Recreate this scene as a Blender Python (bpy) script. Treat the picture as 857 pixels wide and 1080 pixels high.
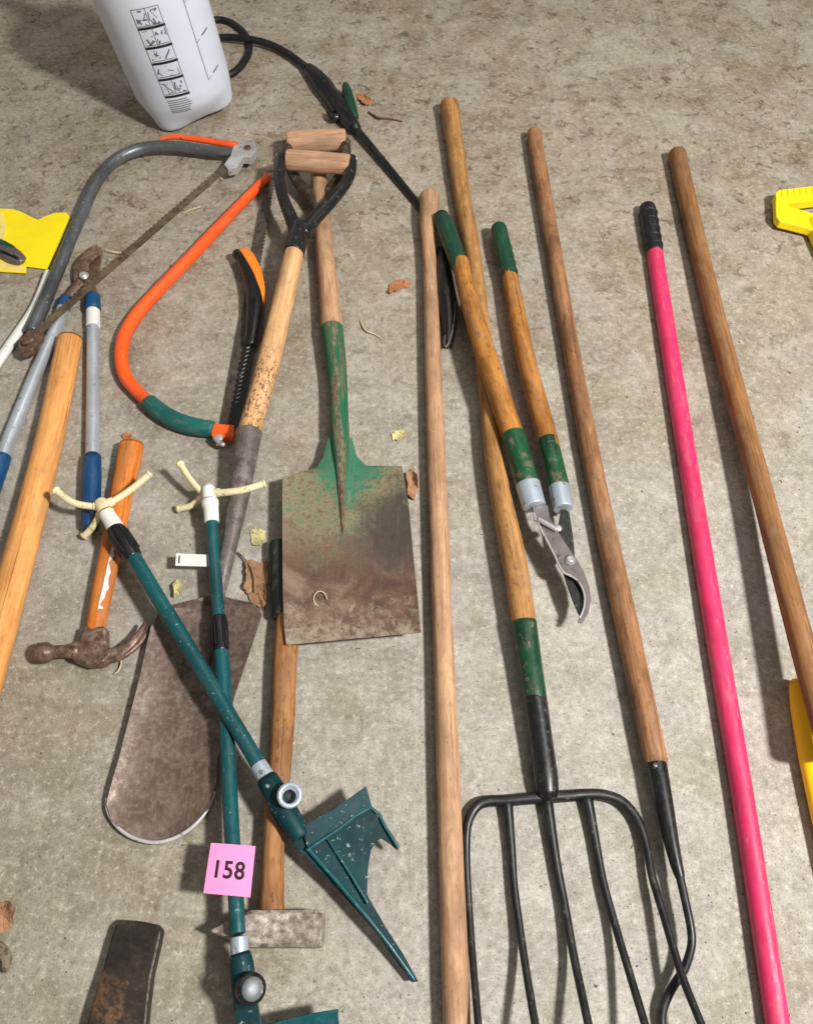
import bpy, bmesh, math, random
from mathutils import Vector, noise
random.seed(7)
S = bpy.context.scene
for o in list(bpy.data.objects): bpy.data.objects.remove(o)
COL = S.collection

# ------------------------------------------------------------------ camera
CH, PITCH, FPX = 1.40, math.radians(59.3), 864.0       # height, tilt below horizontal, focal length for a 1080 px high photo
cd = bpy.data.cameras.new('camera'); cam = bpy.data.objects.new('camera', cd); COL.objects.link(cam)
cam.location = (0, 0, CH); cam.rotation_euler = (math.pi/2 - PITCH, 0, 0)
cd.sensor_fit = 'VERTICAL'; cd.sensor_height = 24; cd.lens = FPX/1080*24; cd.clip_start = .02; cd.clip_end = 60
S.camera = cam

# ------------------------------------------------------------------ light: an indoor lamp high on the right, a dim room around
W = bpy.data.worlds.new('World'); S.world = W; W.use_nodes = True
bg = W.node_tree.nodes['Background']; bg.inputs[0].default_value = (1.0, .95, .89, 1); bg.inputs[1].default_value = .26
def lamp(name, loc, target, sx, sy, power, col):
    l = bpy.data.lights.new(name, 'AREA'); l.shape = 'RECTANGLE'; l.size = sx; l.size_y = sy; l.energy = power; l.color = col
    o = bpy.data.objects.new(name, l); COL.objects.link(o); o.location = loc
    o.rotation_euler = (Vector(target) - Vector(loc)).to_track_quat('-Z', 'Y').to_euler(); return o
lamp('ceiling_lamp', (1.9, -.25, 3.0), (.1, .8, 0), .30, .30, 222, (1.0, .98, .95))
lamp('fill_lamp', (.6, 2.6, 3.0), (0, 1.2, 0), 1.2, 1.2, 14, (1.0, .95, .88))  # weak overhead lamp added as soft fill
S.view_settings.view_transform = 'Standard'; S.view_settings.look = 'None'; S.view_settings.exposure = 0; S.view_settings.gamma = 1
S.render.engine = 'CYCLES'

# ------------------------------------------------------------------ helpers
SN, CS = math.sin(PITCH), math.cos(PITCH)
def ray(px, py):
    u = (px-428.5)/FPX; w = -(py-540)/FPX
    return Vector((u, CS + w*SN, -SN + w*CS))
def G(px, py, h=0.0):                                   # place on the floor plan, at height h
    d = ray(px, py); t = (CH-h)/-d.z
    return Vector((0, 0, CH)) + d*t
def K(px, py, h=0.0):                                   # metres per photo pixel there
    return (CH-h)/-ray(px, py).z/FPX
def lin(r, g, b, k=1.0):
    f = lambda c: (c/255/12.92 if c/255 <= .04045 else ((c/255+.055)/1.055)**2.4)*k
    return (f(r), f(g), f(b), 1)

class MB:
    def __init__(s): s.v = []; s.f = []; s.a = []; s.sm = []
    def add(s, vs, fs, at=None, smooth=True):
        n = len(s.v); s.v += [Vector(v) for v in vs]; s.a += [Vector(x) for x in (at or vs)]
        s.f += [tuple(i+n for i in f) for f in fs]; s.sm += [smooth]*len(fs); return s
    def tube(s, pts, rad, seg=16, squash=1.0, rounding=.35, res=None, wob=0.0, flat=False, seed=0):
        pts = [Vector(p) for p in pts]
        if res is None: res = 4 if len(pts) > 2 else 6
        P, Rr = [], []
        n = len(pts)
        for i in range(n-1):
            p0 = pts[max(i-1, 0)]; p1 = pts[i]; p2 = pts[i+1]; p3 = pts[min(i+2, n-1)]
            for k in range(res):
                t = k/res
                P.append(.5*((2*p1)+(p2-p0)*t+(2*p0-5*p1+4*p2-p3)*t*t+(3*p1-p0-3*p2+p3)*t**3))
                Rr.append(rad[i]*(1-t)+rad[i+1]*t)
        P.append(pts[-1]); Rr.append(rad[-1])
        # rounded ends
        def endcap(P, Rr, sign):
            i, j = (0, 1) if sign < 0 else (-1, -2)
            d = (P[i]-P[j]).normalized(); r = Rr[i]; k = r*rounding; ex = []
            for a in (25, 50, 72, 88):
                A = math.radians(a); ex.append((P[i]+d*k*(math.sin(A)-1), r*(1-rounding)+r*rounding*math.cos(A)))
            base = P[i]-d*k
            return base, ex
        if rounding > 0:
            b0, e0 = endcap(P, Rr, -1); b1, e1 = endcap(P, Rr, 1)
            P[0] = b0; P[-1] = b1
            P = [e[0] for e in reversed(e0)] + P + [e[0] for e in e1]
            Rr = [e[1] for e in reversed(e0)] + Rr + [e[1] for e in e1]
        vs, at, fs = [], [], []; L = 0
        for i, p in enumerate(P):
            tg = (P[min(i+1, len(P)-1)]-P[max(i-1, 0)]).normalized()
            up = Vector((0, 0, 1))
            if abs(tg.z) > .9: up = Vector((0, 1, 0))
            sd = tg.cross(up).normalized(); up = sd.cross(tg)
            if i: L += (p-P[i-1]).length
            for k in range(seg):
                A = 2*math.pi*(k+.5)/seg
                w = 1 + (wob*noise.noise(Vector((math.cos(A)*1.3+seed*7, math.sin(A)*1.3, L*14))) if wob else 0)
                r = Rr[i]*w
                vs.append(p+sd*math.cos(A)*r+up*math.sin(A)*r*squash)
                at.append((math.cos(A)*Rr[i], math.sin(A)*Rr[i], L))
        for i in range(len(P)-1):
            for k in range(seg):
                a = i*seg+k; b = i*seg+(k+1) % seg
                fs.append((a, b, b+seg, a+seg))
        fs.append(tuple(range(seg-1, -1, -1))); m = (len(P)-1)*seg; fs.append(tuple(range(m, m+seg)))
        s.add(vs, fs, at, not flat); return s
    def px(s, path, **kw):                              # path of (px, py, h, half width in px)
        return s.tube([G(p[0], p[1], p[2]) for p in path], [p[3]*K(p[0], p[1], p[2]) for p in path], **kw)
    def prism(s, top, drop, smooth=False):              # outline of top points, extruded by vector drop
        n = len(top); drop = Vector(drop) if not isinstance(drop, (int, float)) else Vector((0, 0, -drop))
        top = [Vector(t) for t in top]
        a = sum(((top[i].x*top[(i+1) % n].y-top[(i+1) % n].x*top[i].y) for i in range(n)))
        if a < 0: top.reverse()
        vs = top+[t+drop for t in top]
        fs = [tuple(range(n)), tuple(range(2*n-1, n-1, -1))]+[(i+n, (i+1) % n+n, (i+1) % n, i) for i in range(n)]
        return s.add(vs, fs, None, smooth)
    def plate(s, pts, thick):                           # pts (px, py, h)
        w = [G(*p) for p in pts]; n = len(w); cx = sum(v.x for v in w)/n; cy = sum(v.y for v in w)/n; cz = sum(v.z for v in w)/n
        xx = sum((v.x-cx)**2 for v in w); yy = sum((v.y-cy)**2 for v in w); xy = sum((v.x-cx)*(v.y-cy) for v in w)
        xz = sum((v.x-cx)*(v.z-cz) for v in w); yz = sum((v.y-cy)*(v.z-cz) for v in w); D = xx*yy-xy*xy
        a = (xz*yy-yz*xy)/D; b = (yz*xx-xz*xy)/D; top = []       # the sheet is truly flat: its best plane
        for p in pts:
            d = ray(p[0], p[1]); t_ = (cz-a*cx-b*cy-CH)/(d.z-a*d.x-b*d.y); top.append(Vector((0, 0, CH))+d*t_)
        return s.prism(top, thick)
    def box(s, c, sx, sy, sz, ax=None):
        c = Vector(c); X = (Vector(ax) if ax else Vector((1, 0, 0))).normalized(); Y = Vector((0, 0, 1)).cross(X).normalized(); Z = X.cross(Y)
        vs = [c+X*sx*i+Y*sy*j+Z*sz*k for k in (-.5, .5) for j in (-.5, .5) for i in (-.5, .5)]
        return s.add(vs, [(0, 2, 3, 1), (4, 5, 7, 6), (0, 1, 5, 4), (2, 6, 7, 3), (0, 4, 6, 2), (1, 3, 7, 5)], None, False)
    def lathe(s, base, axis, prof, seg=24):             # prof (distance along axis, radius)
        base = Vector(base); ax = Vector(axis).normalized()
        sd = ax.cross(Vector((0, 0, 1)) if abs(ax.z) < .9 else Vector((0, 1, 0))).normalized(); up = sd.cross(ax)
        vs, fs = [], []
        for d, r in prof:
            for k in range(seg):
                A = 2*math.pi*k/seg; vs.append(base+ax*d+(sd*math.cos(A)+up*math.sin(A))*r)
        for i in range(len(prof)-1):
            for k in range(seg):
                a = i*seg+k; b = i*seg+(k+1) % seg; fs.append((a, b, b+seg, a+seg))
        fs.append(tuple(range(seg-1, -1, -1))); m = (len(prof)-1)*seg; fs.append(tuple(range(m, m+seg)))
        return s.add(vs, fs)
    def grid(s, rows, smooth=True):                     # rows of equal length lists of points
        m = len(rows[0]); vs = [p for r in rows for p in r]
        fs = [(i*m+j, i*m+j+1, (i+1)*m+j+1, (i+1)*m+j) for i in range(len(rows)-1) for j in range(m-1)]
        return s.add(vs, fs, None, smooth)
    def build(s, name, mat, parent=None, bevel=0, solid=0, sub=0, label=None, angle=None):
        off = Vector((0, 0, 0)); p = parent
        while p is not None: off += p.location; p = p.parent
        loc = Vector((0, 0, 0))
        if parent is None:
            lo = [min(v[i] for v in s.v) for i in range(3)]; hi = [max(v[i] for v in s.v) for i in range(3)]
            loc = Vector(((lo[0]+hi[0])/2, (lo[1]+hi[1])/2, lo[2]))
        me = bpy.data.meshes.new(name); me.from_pydata([v-off-loc for v in s.v], [], s.f)
        me.polygons.foreach_set('use_smooth', s.sm)
        at = me.attributes.new('rod', 'FLOAT_VECTOR', 'POINT'); at.data.foreach_set('vector', [c for a in s.a for c in a])
        me.update()
        bm = bmesh.new(); bm.from_mesh(me); bmesh.ops.recalc_face_normals(bm, faces=bm.faces); bm.to_mesh(me); bm.free()
        me.materials.append(mat)
        o = bpy.data.objects.new(name, me); COL.objects.link(o); o.location = loc
        if parent: o.parent = parent
        if solid:
            m = o.modifiers.new('s', 'SOLIDIFY'); m.thickness = solid; m.offset = -1
            e = o.modifiers.new('e', 'EDGE_SPLIT'); e.split_angle = math.radians(40)
        if bevel:
            m = o.modifiers.new('b', 'BEVEL'); m.width = bevel; m.segments = 2; m.limit_method = 'ANGLE'; m.angle_limit = math.radians(35)
        if sub:
            m = o.modifiers.new('u', 'SUBSURF'); m.levels = sub; m.render_levels = sub
        if label: o['label'] = label
        return o
def tag(o, label, cat, group=None, kind=None):
    if label: o['label'] = label
    if cat: o['category'] = cat
    if group: o['group'] = group
    if kind: o['kind'] = kind
    return o
def thing(name, loc, label, cat, group=None):
    e = bpy.data.objects.new(name, None); COL.objects.link(e); e.location = (loc[0], loc[1], 0); e.empty_display_size = .02
    return tag(e, label, cat, group)

# ------------------------------------------------------------------ materials
class NT:
    def __init__(s, name):
        s.m = bpy.data.materials.new(name); s.m.use_nodes = True; s.t = s.m.node_tree; s.n = s.t.nodes; s.b = s.n['Principled BSDF']
    def node(s, ty, ins={}, **kw):
        x = s.n.new(ty)
        for k, v in kw.items(): setattr(x, k, v)
        for k, v in ins.items():
            if isinstance(v, bpy.types.NodeSocket): s.t.links.new(v, x.inputs[k])
            else: x.inputs[k].default_value = v
        return x
    def noise(s, vec, scale, detail=4, rough=.55, dist=0): return s.node('ShaderNodeTexNoise', {'Vector': vec, 'Scale': scale, 'Detail': detail, 'Roughness': rough, 'Distortion': dist}).outputs['Fac']
    def ramp(s, fac, stops, interp='LINEAR'):
        x = s.node('ShaderNodeValToRGB', {'Fac': fac}); x.color_ramp.interpolation = interp
        while len(x.color_ramp.elements) < len(stops): x.color_ramp.elements.new(.5)
        for e, (p, c) in zip(x.color_ramp.elements, stops): e.position = p; e.color = c if not isinstance(c, (int, float)) else (c, c, c, 1)
        return x.outputs['Color']
    def mix(s, fac, a, b, mode='MIX'):
        x = s.node('ShaderNodeMix', data_type='RGBA', blend_type=mode)
        for k, v in ((0, fac), (6, a), (7, b)):
            if isinstance(v, bpy.types.NodeSocket): s.t.links.new(v, x.inputs[k])
            else: x.inputs[k].default_value = v
        return x.outputs[2]
    def math(s, op, a, b=0.0, c=0.0):
        x = s.node('ShaderNodeMath', operation=op)
        for k, v in enumerate((a, b, c)):
            if isinstance(v, bpy.types.NodeSocket): s.t.links.new(v, x.inputs[k])
            else: x.inputs[k].default_value = v
        return x.outputs[0]
    def rod(s, scale):
        a = s.node('ShaderNodeAttribute', attribute_name='rod').outputs['Vector']
        r = s.node('ShaderNodeObjectInfo').outputs['Random']
        c = s.node('ShaderNodeCombineXYZ', {0: s.math('MULTIPLY', r, 31.0), 1: s.math('MULTIPLY', r, 17.0), 2: s.math('MULTIPLY', r, 53.0)}).outputs[0]
        m = s.node('ShaderNodeMapping', {'Vector': a, 'Scale': scale}).outputs[0]
        return s.node('ShaderNodeVectorMath', {0: m, 1: c}, operation='ADD').outputs[0]
    def sepz(s):
        a = s.node('ShaderNodeAttribute', attribute_name='rod').outputs['Vector']
        return s.node('ShaderNodeSeparateXYZ', {0: a}).outputs
    def bump(s, h, strength=.3, dist=.001):
        s.t.links.new(s.node('ShaderNodeBump', {'Height': h, 'Strength': strength, 'Distance': dist}).outputs[0], s.b.inputs['Normal'])
    def out(s, col=None, rough=None, metal=None, spec=None, **kw):
        for k, v in (('Base Color', col), ('Roughness', rough), ('Metallic', metal), ('Specular IOR Level', spec)):
            if v is None: continue
            if isinstance(v, bpy.types.NodeSocket): s.t.links.new(v, s.b.inputs[k])
            else: s.b.inputs[k].default_value = v
        return s.m

def wood(name, c1, c2, dark=None, stain=.45, spots=.25, rough=.6, grain=1.0, pits=0.0):
    def sat(c, k): g_ = .3*c[0]+.59*c[1]+.11*c[2]; return tuple(g_+(x-g_)*k for x in c[:3])+(1,)
    M = NT(name); c1 = sat(c1, .97); c2 = sat(c2, .97); dark = dark or tuple(x*.30 for x in c2[:3])+(1,)
    cm = tuple(a*.5+b*.5 for a, b in zip(c1, c2))
    g = M.noise(M.rod((130, 130, 4)), 1.0, 6, .62, .5)
    g2 = M.noise(M.rod((480, 480, 14)), 1.0, 3, .6)
    col = M.ramp(g, [(.36, cm), (.5, c1), (.64, tuple(min(1, x*1.10) for x in c1[:3])+(1,))])
    col = M.mix(M.math('MULTIPLY', M.ramp(g2, [(.50, 0.0), (.62, 1.0)]), .30*grain), col, tuple(x*.6 for x in c2[:3])+(1,))
    big = M.noise(M.rod((26, 26, 9)), 1.0, 6, .65, .4)
    col = M.mix(M.math('MULTIPLY', M.ramp(big, [(.44, 0.0), (.62, 1.0)]), stain), col, tuple(x*.78 for x in c2[:3])+(1,))
    grime = M.noise(M.rod((120, 120, 55)), 1.0, 6, .72)
    col = M.mix(M.math('MULTIPLY', M.ramp(grime, [(.555, 0.0), (.63, 1.0)]), spots), col, dark)
    fleck = M.noise(M.rod((210, 210, 34)), 1.0, 4, .65, .8)
    col = M.mix(M.math('MULTIPLY', M.ramp(fleck, [(.63, 0.0), (.70, 1.0)]), .5), col, dark)
    pale = M.noise(M.rod((48, 48, 13)), 1.0, 5, .65)
    col = M.mix(M.math('MULTIPLY', M.ramp(pale, [(.53, 0.0), (.66, 1.0)]), .25), col, tuple(min(1, x*1.12+.07) for x in c1[:3])+(1,))
    crack = M.noise(M.rod((330, 330, 3.2)), 1.0, 3, .55, .5)
    col = M.mix(M.math('MULTIPLY', M.ramp(crack, [(.635, 0.0), (.66, 1.0)]), .6), col, dark)
    grey = M.noise(M.rod((40, 40, 7)), 1.0, 6, .7, .5)
    col = M.mix(M.math('MULTIPLY', M.ramp(grey, [(.50, 0.0), (.62, 1.0)]), .32), col, lin(134, 116, 96))
    dirt = M.noise(M.rod((16, 16, 4.5)), 1.0, 5, .6, .3)
    col = M.mix(M.math('MULTIPLY', M.ramp(dirt, [(.50, 0.0), (.64, 1.0)]), .38), col, M.mix(1.0, col, (.58, .50, .42, 1), 'MULTIPLY'))
    if pits:
        z = M.sepz()[2]; mk = M.node('ShaderNodeMapRange', {0: z, 1: pits, 2: pits+.10, 3: 0.0, 4: 1.0}).outputs[0]
        pn = M.noise(M.rod((170, 170, 110)), 1.0, 4, .7)
        col = M.mix(M.math('MULTIPLY', M.ramp(M.math('ADD', pn, M.math('MULTIPLY', mk, .10)), [(.62, 0.0), (.66, 1.0)]), M.math('MULTIPLY', mk, .8)), col, lin(90, 62, 40))
    M.bump(M.math('ADD', g, M.math('MULTIPLY', grime, .8)), .35, .0014)
    return M.out(col, M.ramp(grime, [(.4, rough-.06), (.6, rough+.2)]), 0, .3)

def paint(name, c, c_chip=None, chip=0.0, rough=.4, metal=0, var=.25, scale=60, spec=.5, bump=.12, dust=.16):
    M = NT(name); n = M.noise(M.rod((scale,)*3), 1.0, 6, .65); big = M.noise(M.rod((14, 14, 9)), 1.0, 4, .6)
    col = M.mix(M.ramp(big, [(.38, 0.0), (.62, 1.0)]), tuple(x*(1-var) for x in c[:3])+(1,), tuple(min(1, x*(1+var*.4)) for x in c[:3])+(1,))
    if c_chip:
        t = .5+(.17*(1-chip)); col = M.mix(M.ramp(n, [(t-.03, 0.0), (t+.02, 1.0)]), col, c_chip)
    if dust:
        sm = M.noise(M.rod((70, 70, 16)), 1.0, 7, .75, .3)
        col = M.mix(M.math('MULTIPLY', M.ramp(sm, [(.50, 0.0), (.64, 1.0)]), dust), col, lin(150, 138, 120))
        sc = M.noise(M.rod((240, 240, 26)), 1.0, 3, .6, .8)
        col = M.mix(M.math('MULTIPLY', M.ramp(sc, [(.64, 0.0), (.69, 1.0)]), dust), col, lin(190, 180, 165))
    M.bump(n, bump, .0008)
    return M.out(col, M.ramp(n, [(.3, max(.05, rough-.1)), (.7, min(1, rough+.15))]), metal, spec)

def rusty(name, c1, c2, c3, rough=.6, metal=.35, scale=45):
    M = NT(name); n = M.noise(M.rod((scale,)*3), 1.0, 8, .7); f = M.noise(M.rod((scale*7,)*3), 1.0, 4, .65); big = M.noise(M.rod((11,)*3), 1.0, 3, .5, .5)
    col = M.ramp(n, [(.38, c2), (.5, c1), (.62, c3)])
    col = M.mix(M.math('MULTIPLY', M.ramp(big, [(.44, 0.0), (.6, 1.0)]), .55), col, c2)
    col = M.mix(M.math('MULTIPLY', M.ramp(f, [(.52, 0.0), (.62, 1.0)]), .5), col, tuple(x*.4 for x in c2[:3])+(1,))
    M.bump(M.math('ADD', n, M.math('MULTIPLY', f, .5)), .4, .001)
    return M.out(col, M.ramp(f, [(.3, rough-.15), (.7, rough+.15)]), metal, .4)

MAT = {}
MAT['pole'] = wood('weathered_pale_wood', lin(194, 152, 114), lin(146, 106, 78), stain=.55, spots=.3)
MAT['fork_wood'] = wood('fork_handle_wood', lin(184, 134, 74), lin(128, 84, 42), stain=.6, spots=.45)
MAT['rake_wood'] = wood('rake_handle_wood', lin(166, 118, 78), lin(106, 70, 44), stain=.7, spots=.45)
MAT['broom_wood'] = wood('broom_handle_wood', lin(150, 104, 60), lin(108, 70, 38), stain=.55, spots=.2)
MAT['lopper_wood'] = wood('varnished_golden_wood', lin(188, 126, 54), lin(134, 80, 28), stain=.6, spots=.55, rough=.5)
MAT['spade_wood'] = wood('spade_shaft_wood', lin(224, 176, 122), lin(186, 134, 84), stain=.35, spots=.35, pits=.27)
MAT['grip_wood'] = wood('grip_wood', lin(200, 158, 124), lin(164, 120, 88), stain=.35, spots=.12)
MAT['orange_wood'] = wood('new_orange_wood', lin(230, 164, 90), lin(206, 132, 62), stain=.35, spots=.22, rough=.55)
MAT['hammer_wood'] = wood('lacquered_hammer_wood', lin(216, 124, 36), lin(176, 86, 18), stain=.4, spots=.25, rough=.42)
MAT['maul_wood'] = wood('maul_handle_wood', lin(168, 116, 66), lin(116, 72, 36), stain=.65, spots=.55)
MAT['green_paint'] = paint('chipped_green_paint', lin(6, 78, 44), lin(98, 88, 70), .42, .42, 0, .6, 45, dust=.1)
MAT['dull_green'] = paint('worn_green_paint', lin(104, 98, 74), lin(28, 104, 72), .62, .62, 0, .35, 26)
MAT['grip_green'] = paint('green_rubber_grip', lin(2, 64, 42), None, 0, .42, 0, .3, dust=.08)
MAT['teal'] = paint('dark_teal_paint', lin(3, 74, 79), lin(120, 150, 146), .03, .36, 0, .3, 140, dust=.07)
MAT['teal_dark'] = paint('teal_sheet_steel', lin(2, 50, 55), lin(130, 150, 144), .10, .5, 0, .35, 110, .25, dust=.05)
MAT['teal_grip'] = paint('teal_rubber', lin(6, 92, 86), None, 0, .5, 0, .25)
MAT['orange_paint'] = paint('orange_enamel', lin(240, 88, 18), lin(170, 60, 20), .05, .4, 0, .2)
MAT['orange_plastic'] = paint('orange_plastic', lin(250, 132, 22), None, 0, .45, 0, .1)
MAT['pink_paint'] = paint('pink_fibreglass', lin(212, 42, 94), lin(186, 52, 92), .14, .48, 0, .22, dust=.22)
MAT['black_plastic'] = paint('black_plastic', lin(11, 12, 15), None, 0, .34, 0, .3, dust=.07)
MAT['black_rubber'] = paint('black_rubber', lin(14, 15, 18), None, 0, .5, 0, .3, dust=.07)
MAT['black_steel'] = paint('black_painted_steel', lin(17, 18, 20), lin(90, 86, 80), .1, .36, 0, .3, 100, dust=.07)
MAT['tine_steel'] = paint('dark_forged_steel', lin(16, 17, 19), lin(74, 66, 58), .1, .4, 0, .35, 90, dust=.07)
MAT['steel'] = paint('bare_steel', lin(186, 184, 182), lin(104, 96, 90), .25, .32, .35, .25, 90)
MAT['blade_steel'] = paint('stained_blade_steel', lin(112, 104, 104), lin(60, 50, 48), .3, .36, .4, .3, 80)
MAT['aluminium'] = paint('satin_aluminium', lin(196, 204, 212), lin(150, 154, 158), .2, .38, .55, .15, 70)
MAT['collar'] = paint('galvanised_collar', lin(176, 188, 200), lin(120, 118, 112), .3, .42, .4, .2, 80)
MAT['blue'] = paint('blue_vinyl', lin(3, 64, 106), None, 0, .42, 0, .25, dust=.08)
MAT['white_plastic'] = paint('white_plastic', lin(226, 226, 220), lin(186, 180, 160), .12, .4, 0, .08)
MAT['cream'] = paint('cream_plastic', lin(226, 216, 172), lin(168, 140, 90), .18, .42, 0, .15)
MAT['grey_tube'] = paint('grey_chromed_tube', lin(92, 97, 100), lin(150, 144, 134), .14, .32, .4, .4, 110)
MAT['saw_blade'] = rusty('old_saw_blade', lin(118, 106, 90), lin(84, 68, 50), lin(136, 112, 84), .5, .4, 50)
MAT['dark_blade'] = rusty('dark_saw_blade', lin(88, 80, 74), lin(62, 50, 44), lin(104, 90, 78), .5, .4, 50)
MAT['rust'] = rusty('brown_rust', lin(112, 86, 70), lin(80, 56, 42), lin(136, 114, 96), .6, .2, 60)
MAT['hammer_steel'] = rusty('rusty_hammer_steel', lin(122, 98, 84), lin(80, 58, 46), lin(158, 136, 120), .45, .25, 70)
MAT['maul_steel'] = rusty('ground_maul_steel', lin(160, 150, 138), lin(104, 92, 80), lin(206, 198, 188), .55, .1, 80)
MAT['wedge_rust'] = rusty('dark_wedge_rust', lin(60, 49, 40), lin(34, 28, 24), lin(136, 98, 64), .5, .05, 30)
MAT['dark_steel'] = rusty('dark_socket_steel', lin(118, 108, 103), lin(88, 78, 74), lin(140, 130, 125), .40, .2, 40)
MAT['rim'] = paint('worn_bright_rim', lin(196, 192, 192), lin(130, 122, 118), .4, .35, .1, .2, 120)
MAT['maul_shade'] = paint('shaded_maul_wood', lin(20, 36, 26), lin(60, 52, 38), .45, .6, 0, .5, 45)  # shade on the maul handle end, put into its colour as dark green
MAT['blue_stud'] = paint('worn_blue_stud', lin(96, 140, 178), None, 0, .5, 0, .2)
MAT['yoke_brown'] = rusty('brown_yoke_steel', lin(74, 62, 50), lin(44, 38, 32), lin(98, 84, 66), .6, .1, 60)
MAT['cap'] = paint('scuffed_grey_cap', lin(104, 108, 112), lin(180, 180, 178), .3, .45, .2, .5, 60)
MAT['yellow'] = paint('yellow_plastic', lin(255, 222, 6), None, 0, .4, 0, .08, dust=.08)
MAT['amber'] = paint('amber_plastic', lin(255, 206, 4), None, 0, .42, 0, .08, dust=.08)
MAT['card'] = paint('yellow_card', lin(255, 230, 2), None, 0, .5, 0, .06, dust=.05)
MAT['card_pale'] = paint('pale_card', lin(246, 222, 120), None, 0, .5, 0, .1)
MAT['note'] = paint('pink_paper', lin(244, 146, 198), None, 0, .85, 0, .04, bump=.03, dust=0)
MAT['ink'] = paint('black_ink', lin(26, 22, 24), None, 0, .6, 0, .1, dust=0)
MAT['ink_grey'] = paint('grey_ink', lin(96, 100, 108), None, 0, .6, 0, .1, dust=0)
MAT['leaf'] = paint('dry_leaf', lin(156, 116, 84), lin(100, 68, 44), .35, .8, 0, .3, 120)
MAT['bark'] = paint('grey_bark', lin(140, 126, 106), lin(84, 72, 58), .6, .9, 0, .3, 100)
MAT['leaf_pale'] = paint('pale_dry_leaf', lin(196, 186, 130), lin(140, 120, 70), .35, .8, 0, .3, 120)
MAT['leaf_rust'] = paint('rust_dry_leaf', lin(184, 120, 76), lin(124, 78, 48), .3, .8, 0, .3, 120)
MAT['straw'] = paint('straw', lin(196, 182, 146), lin(140, 122, 88), .3, .8, 0, .2, 120)
MAT['crumbs'] = paint('mixed_crumbs', lin(120, 92, 62), lin(206, 190, 150), .6, .85, 0, .4, 8)

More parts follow.
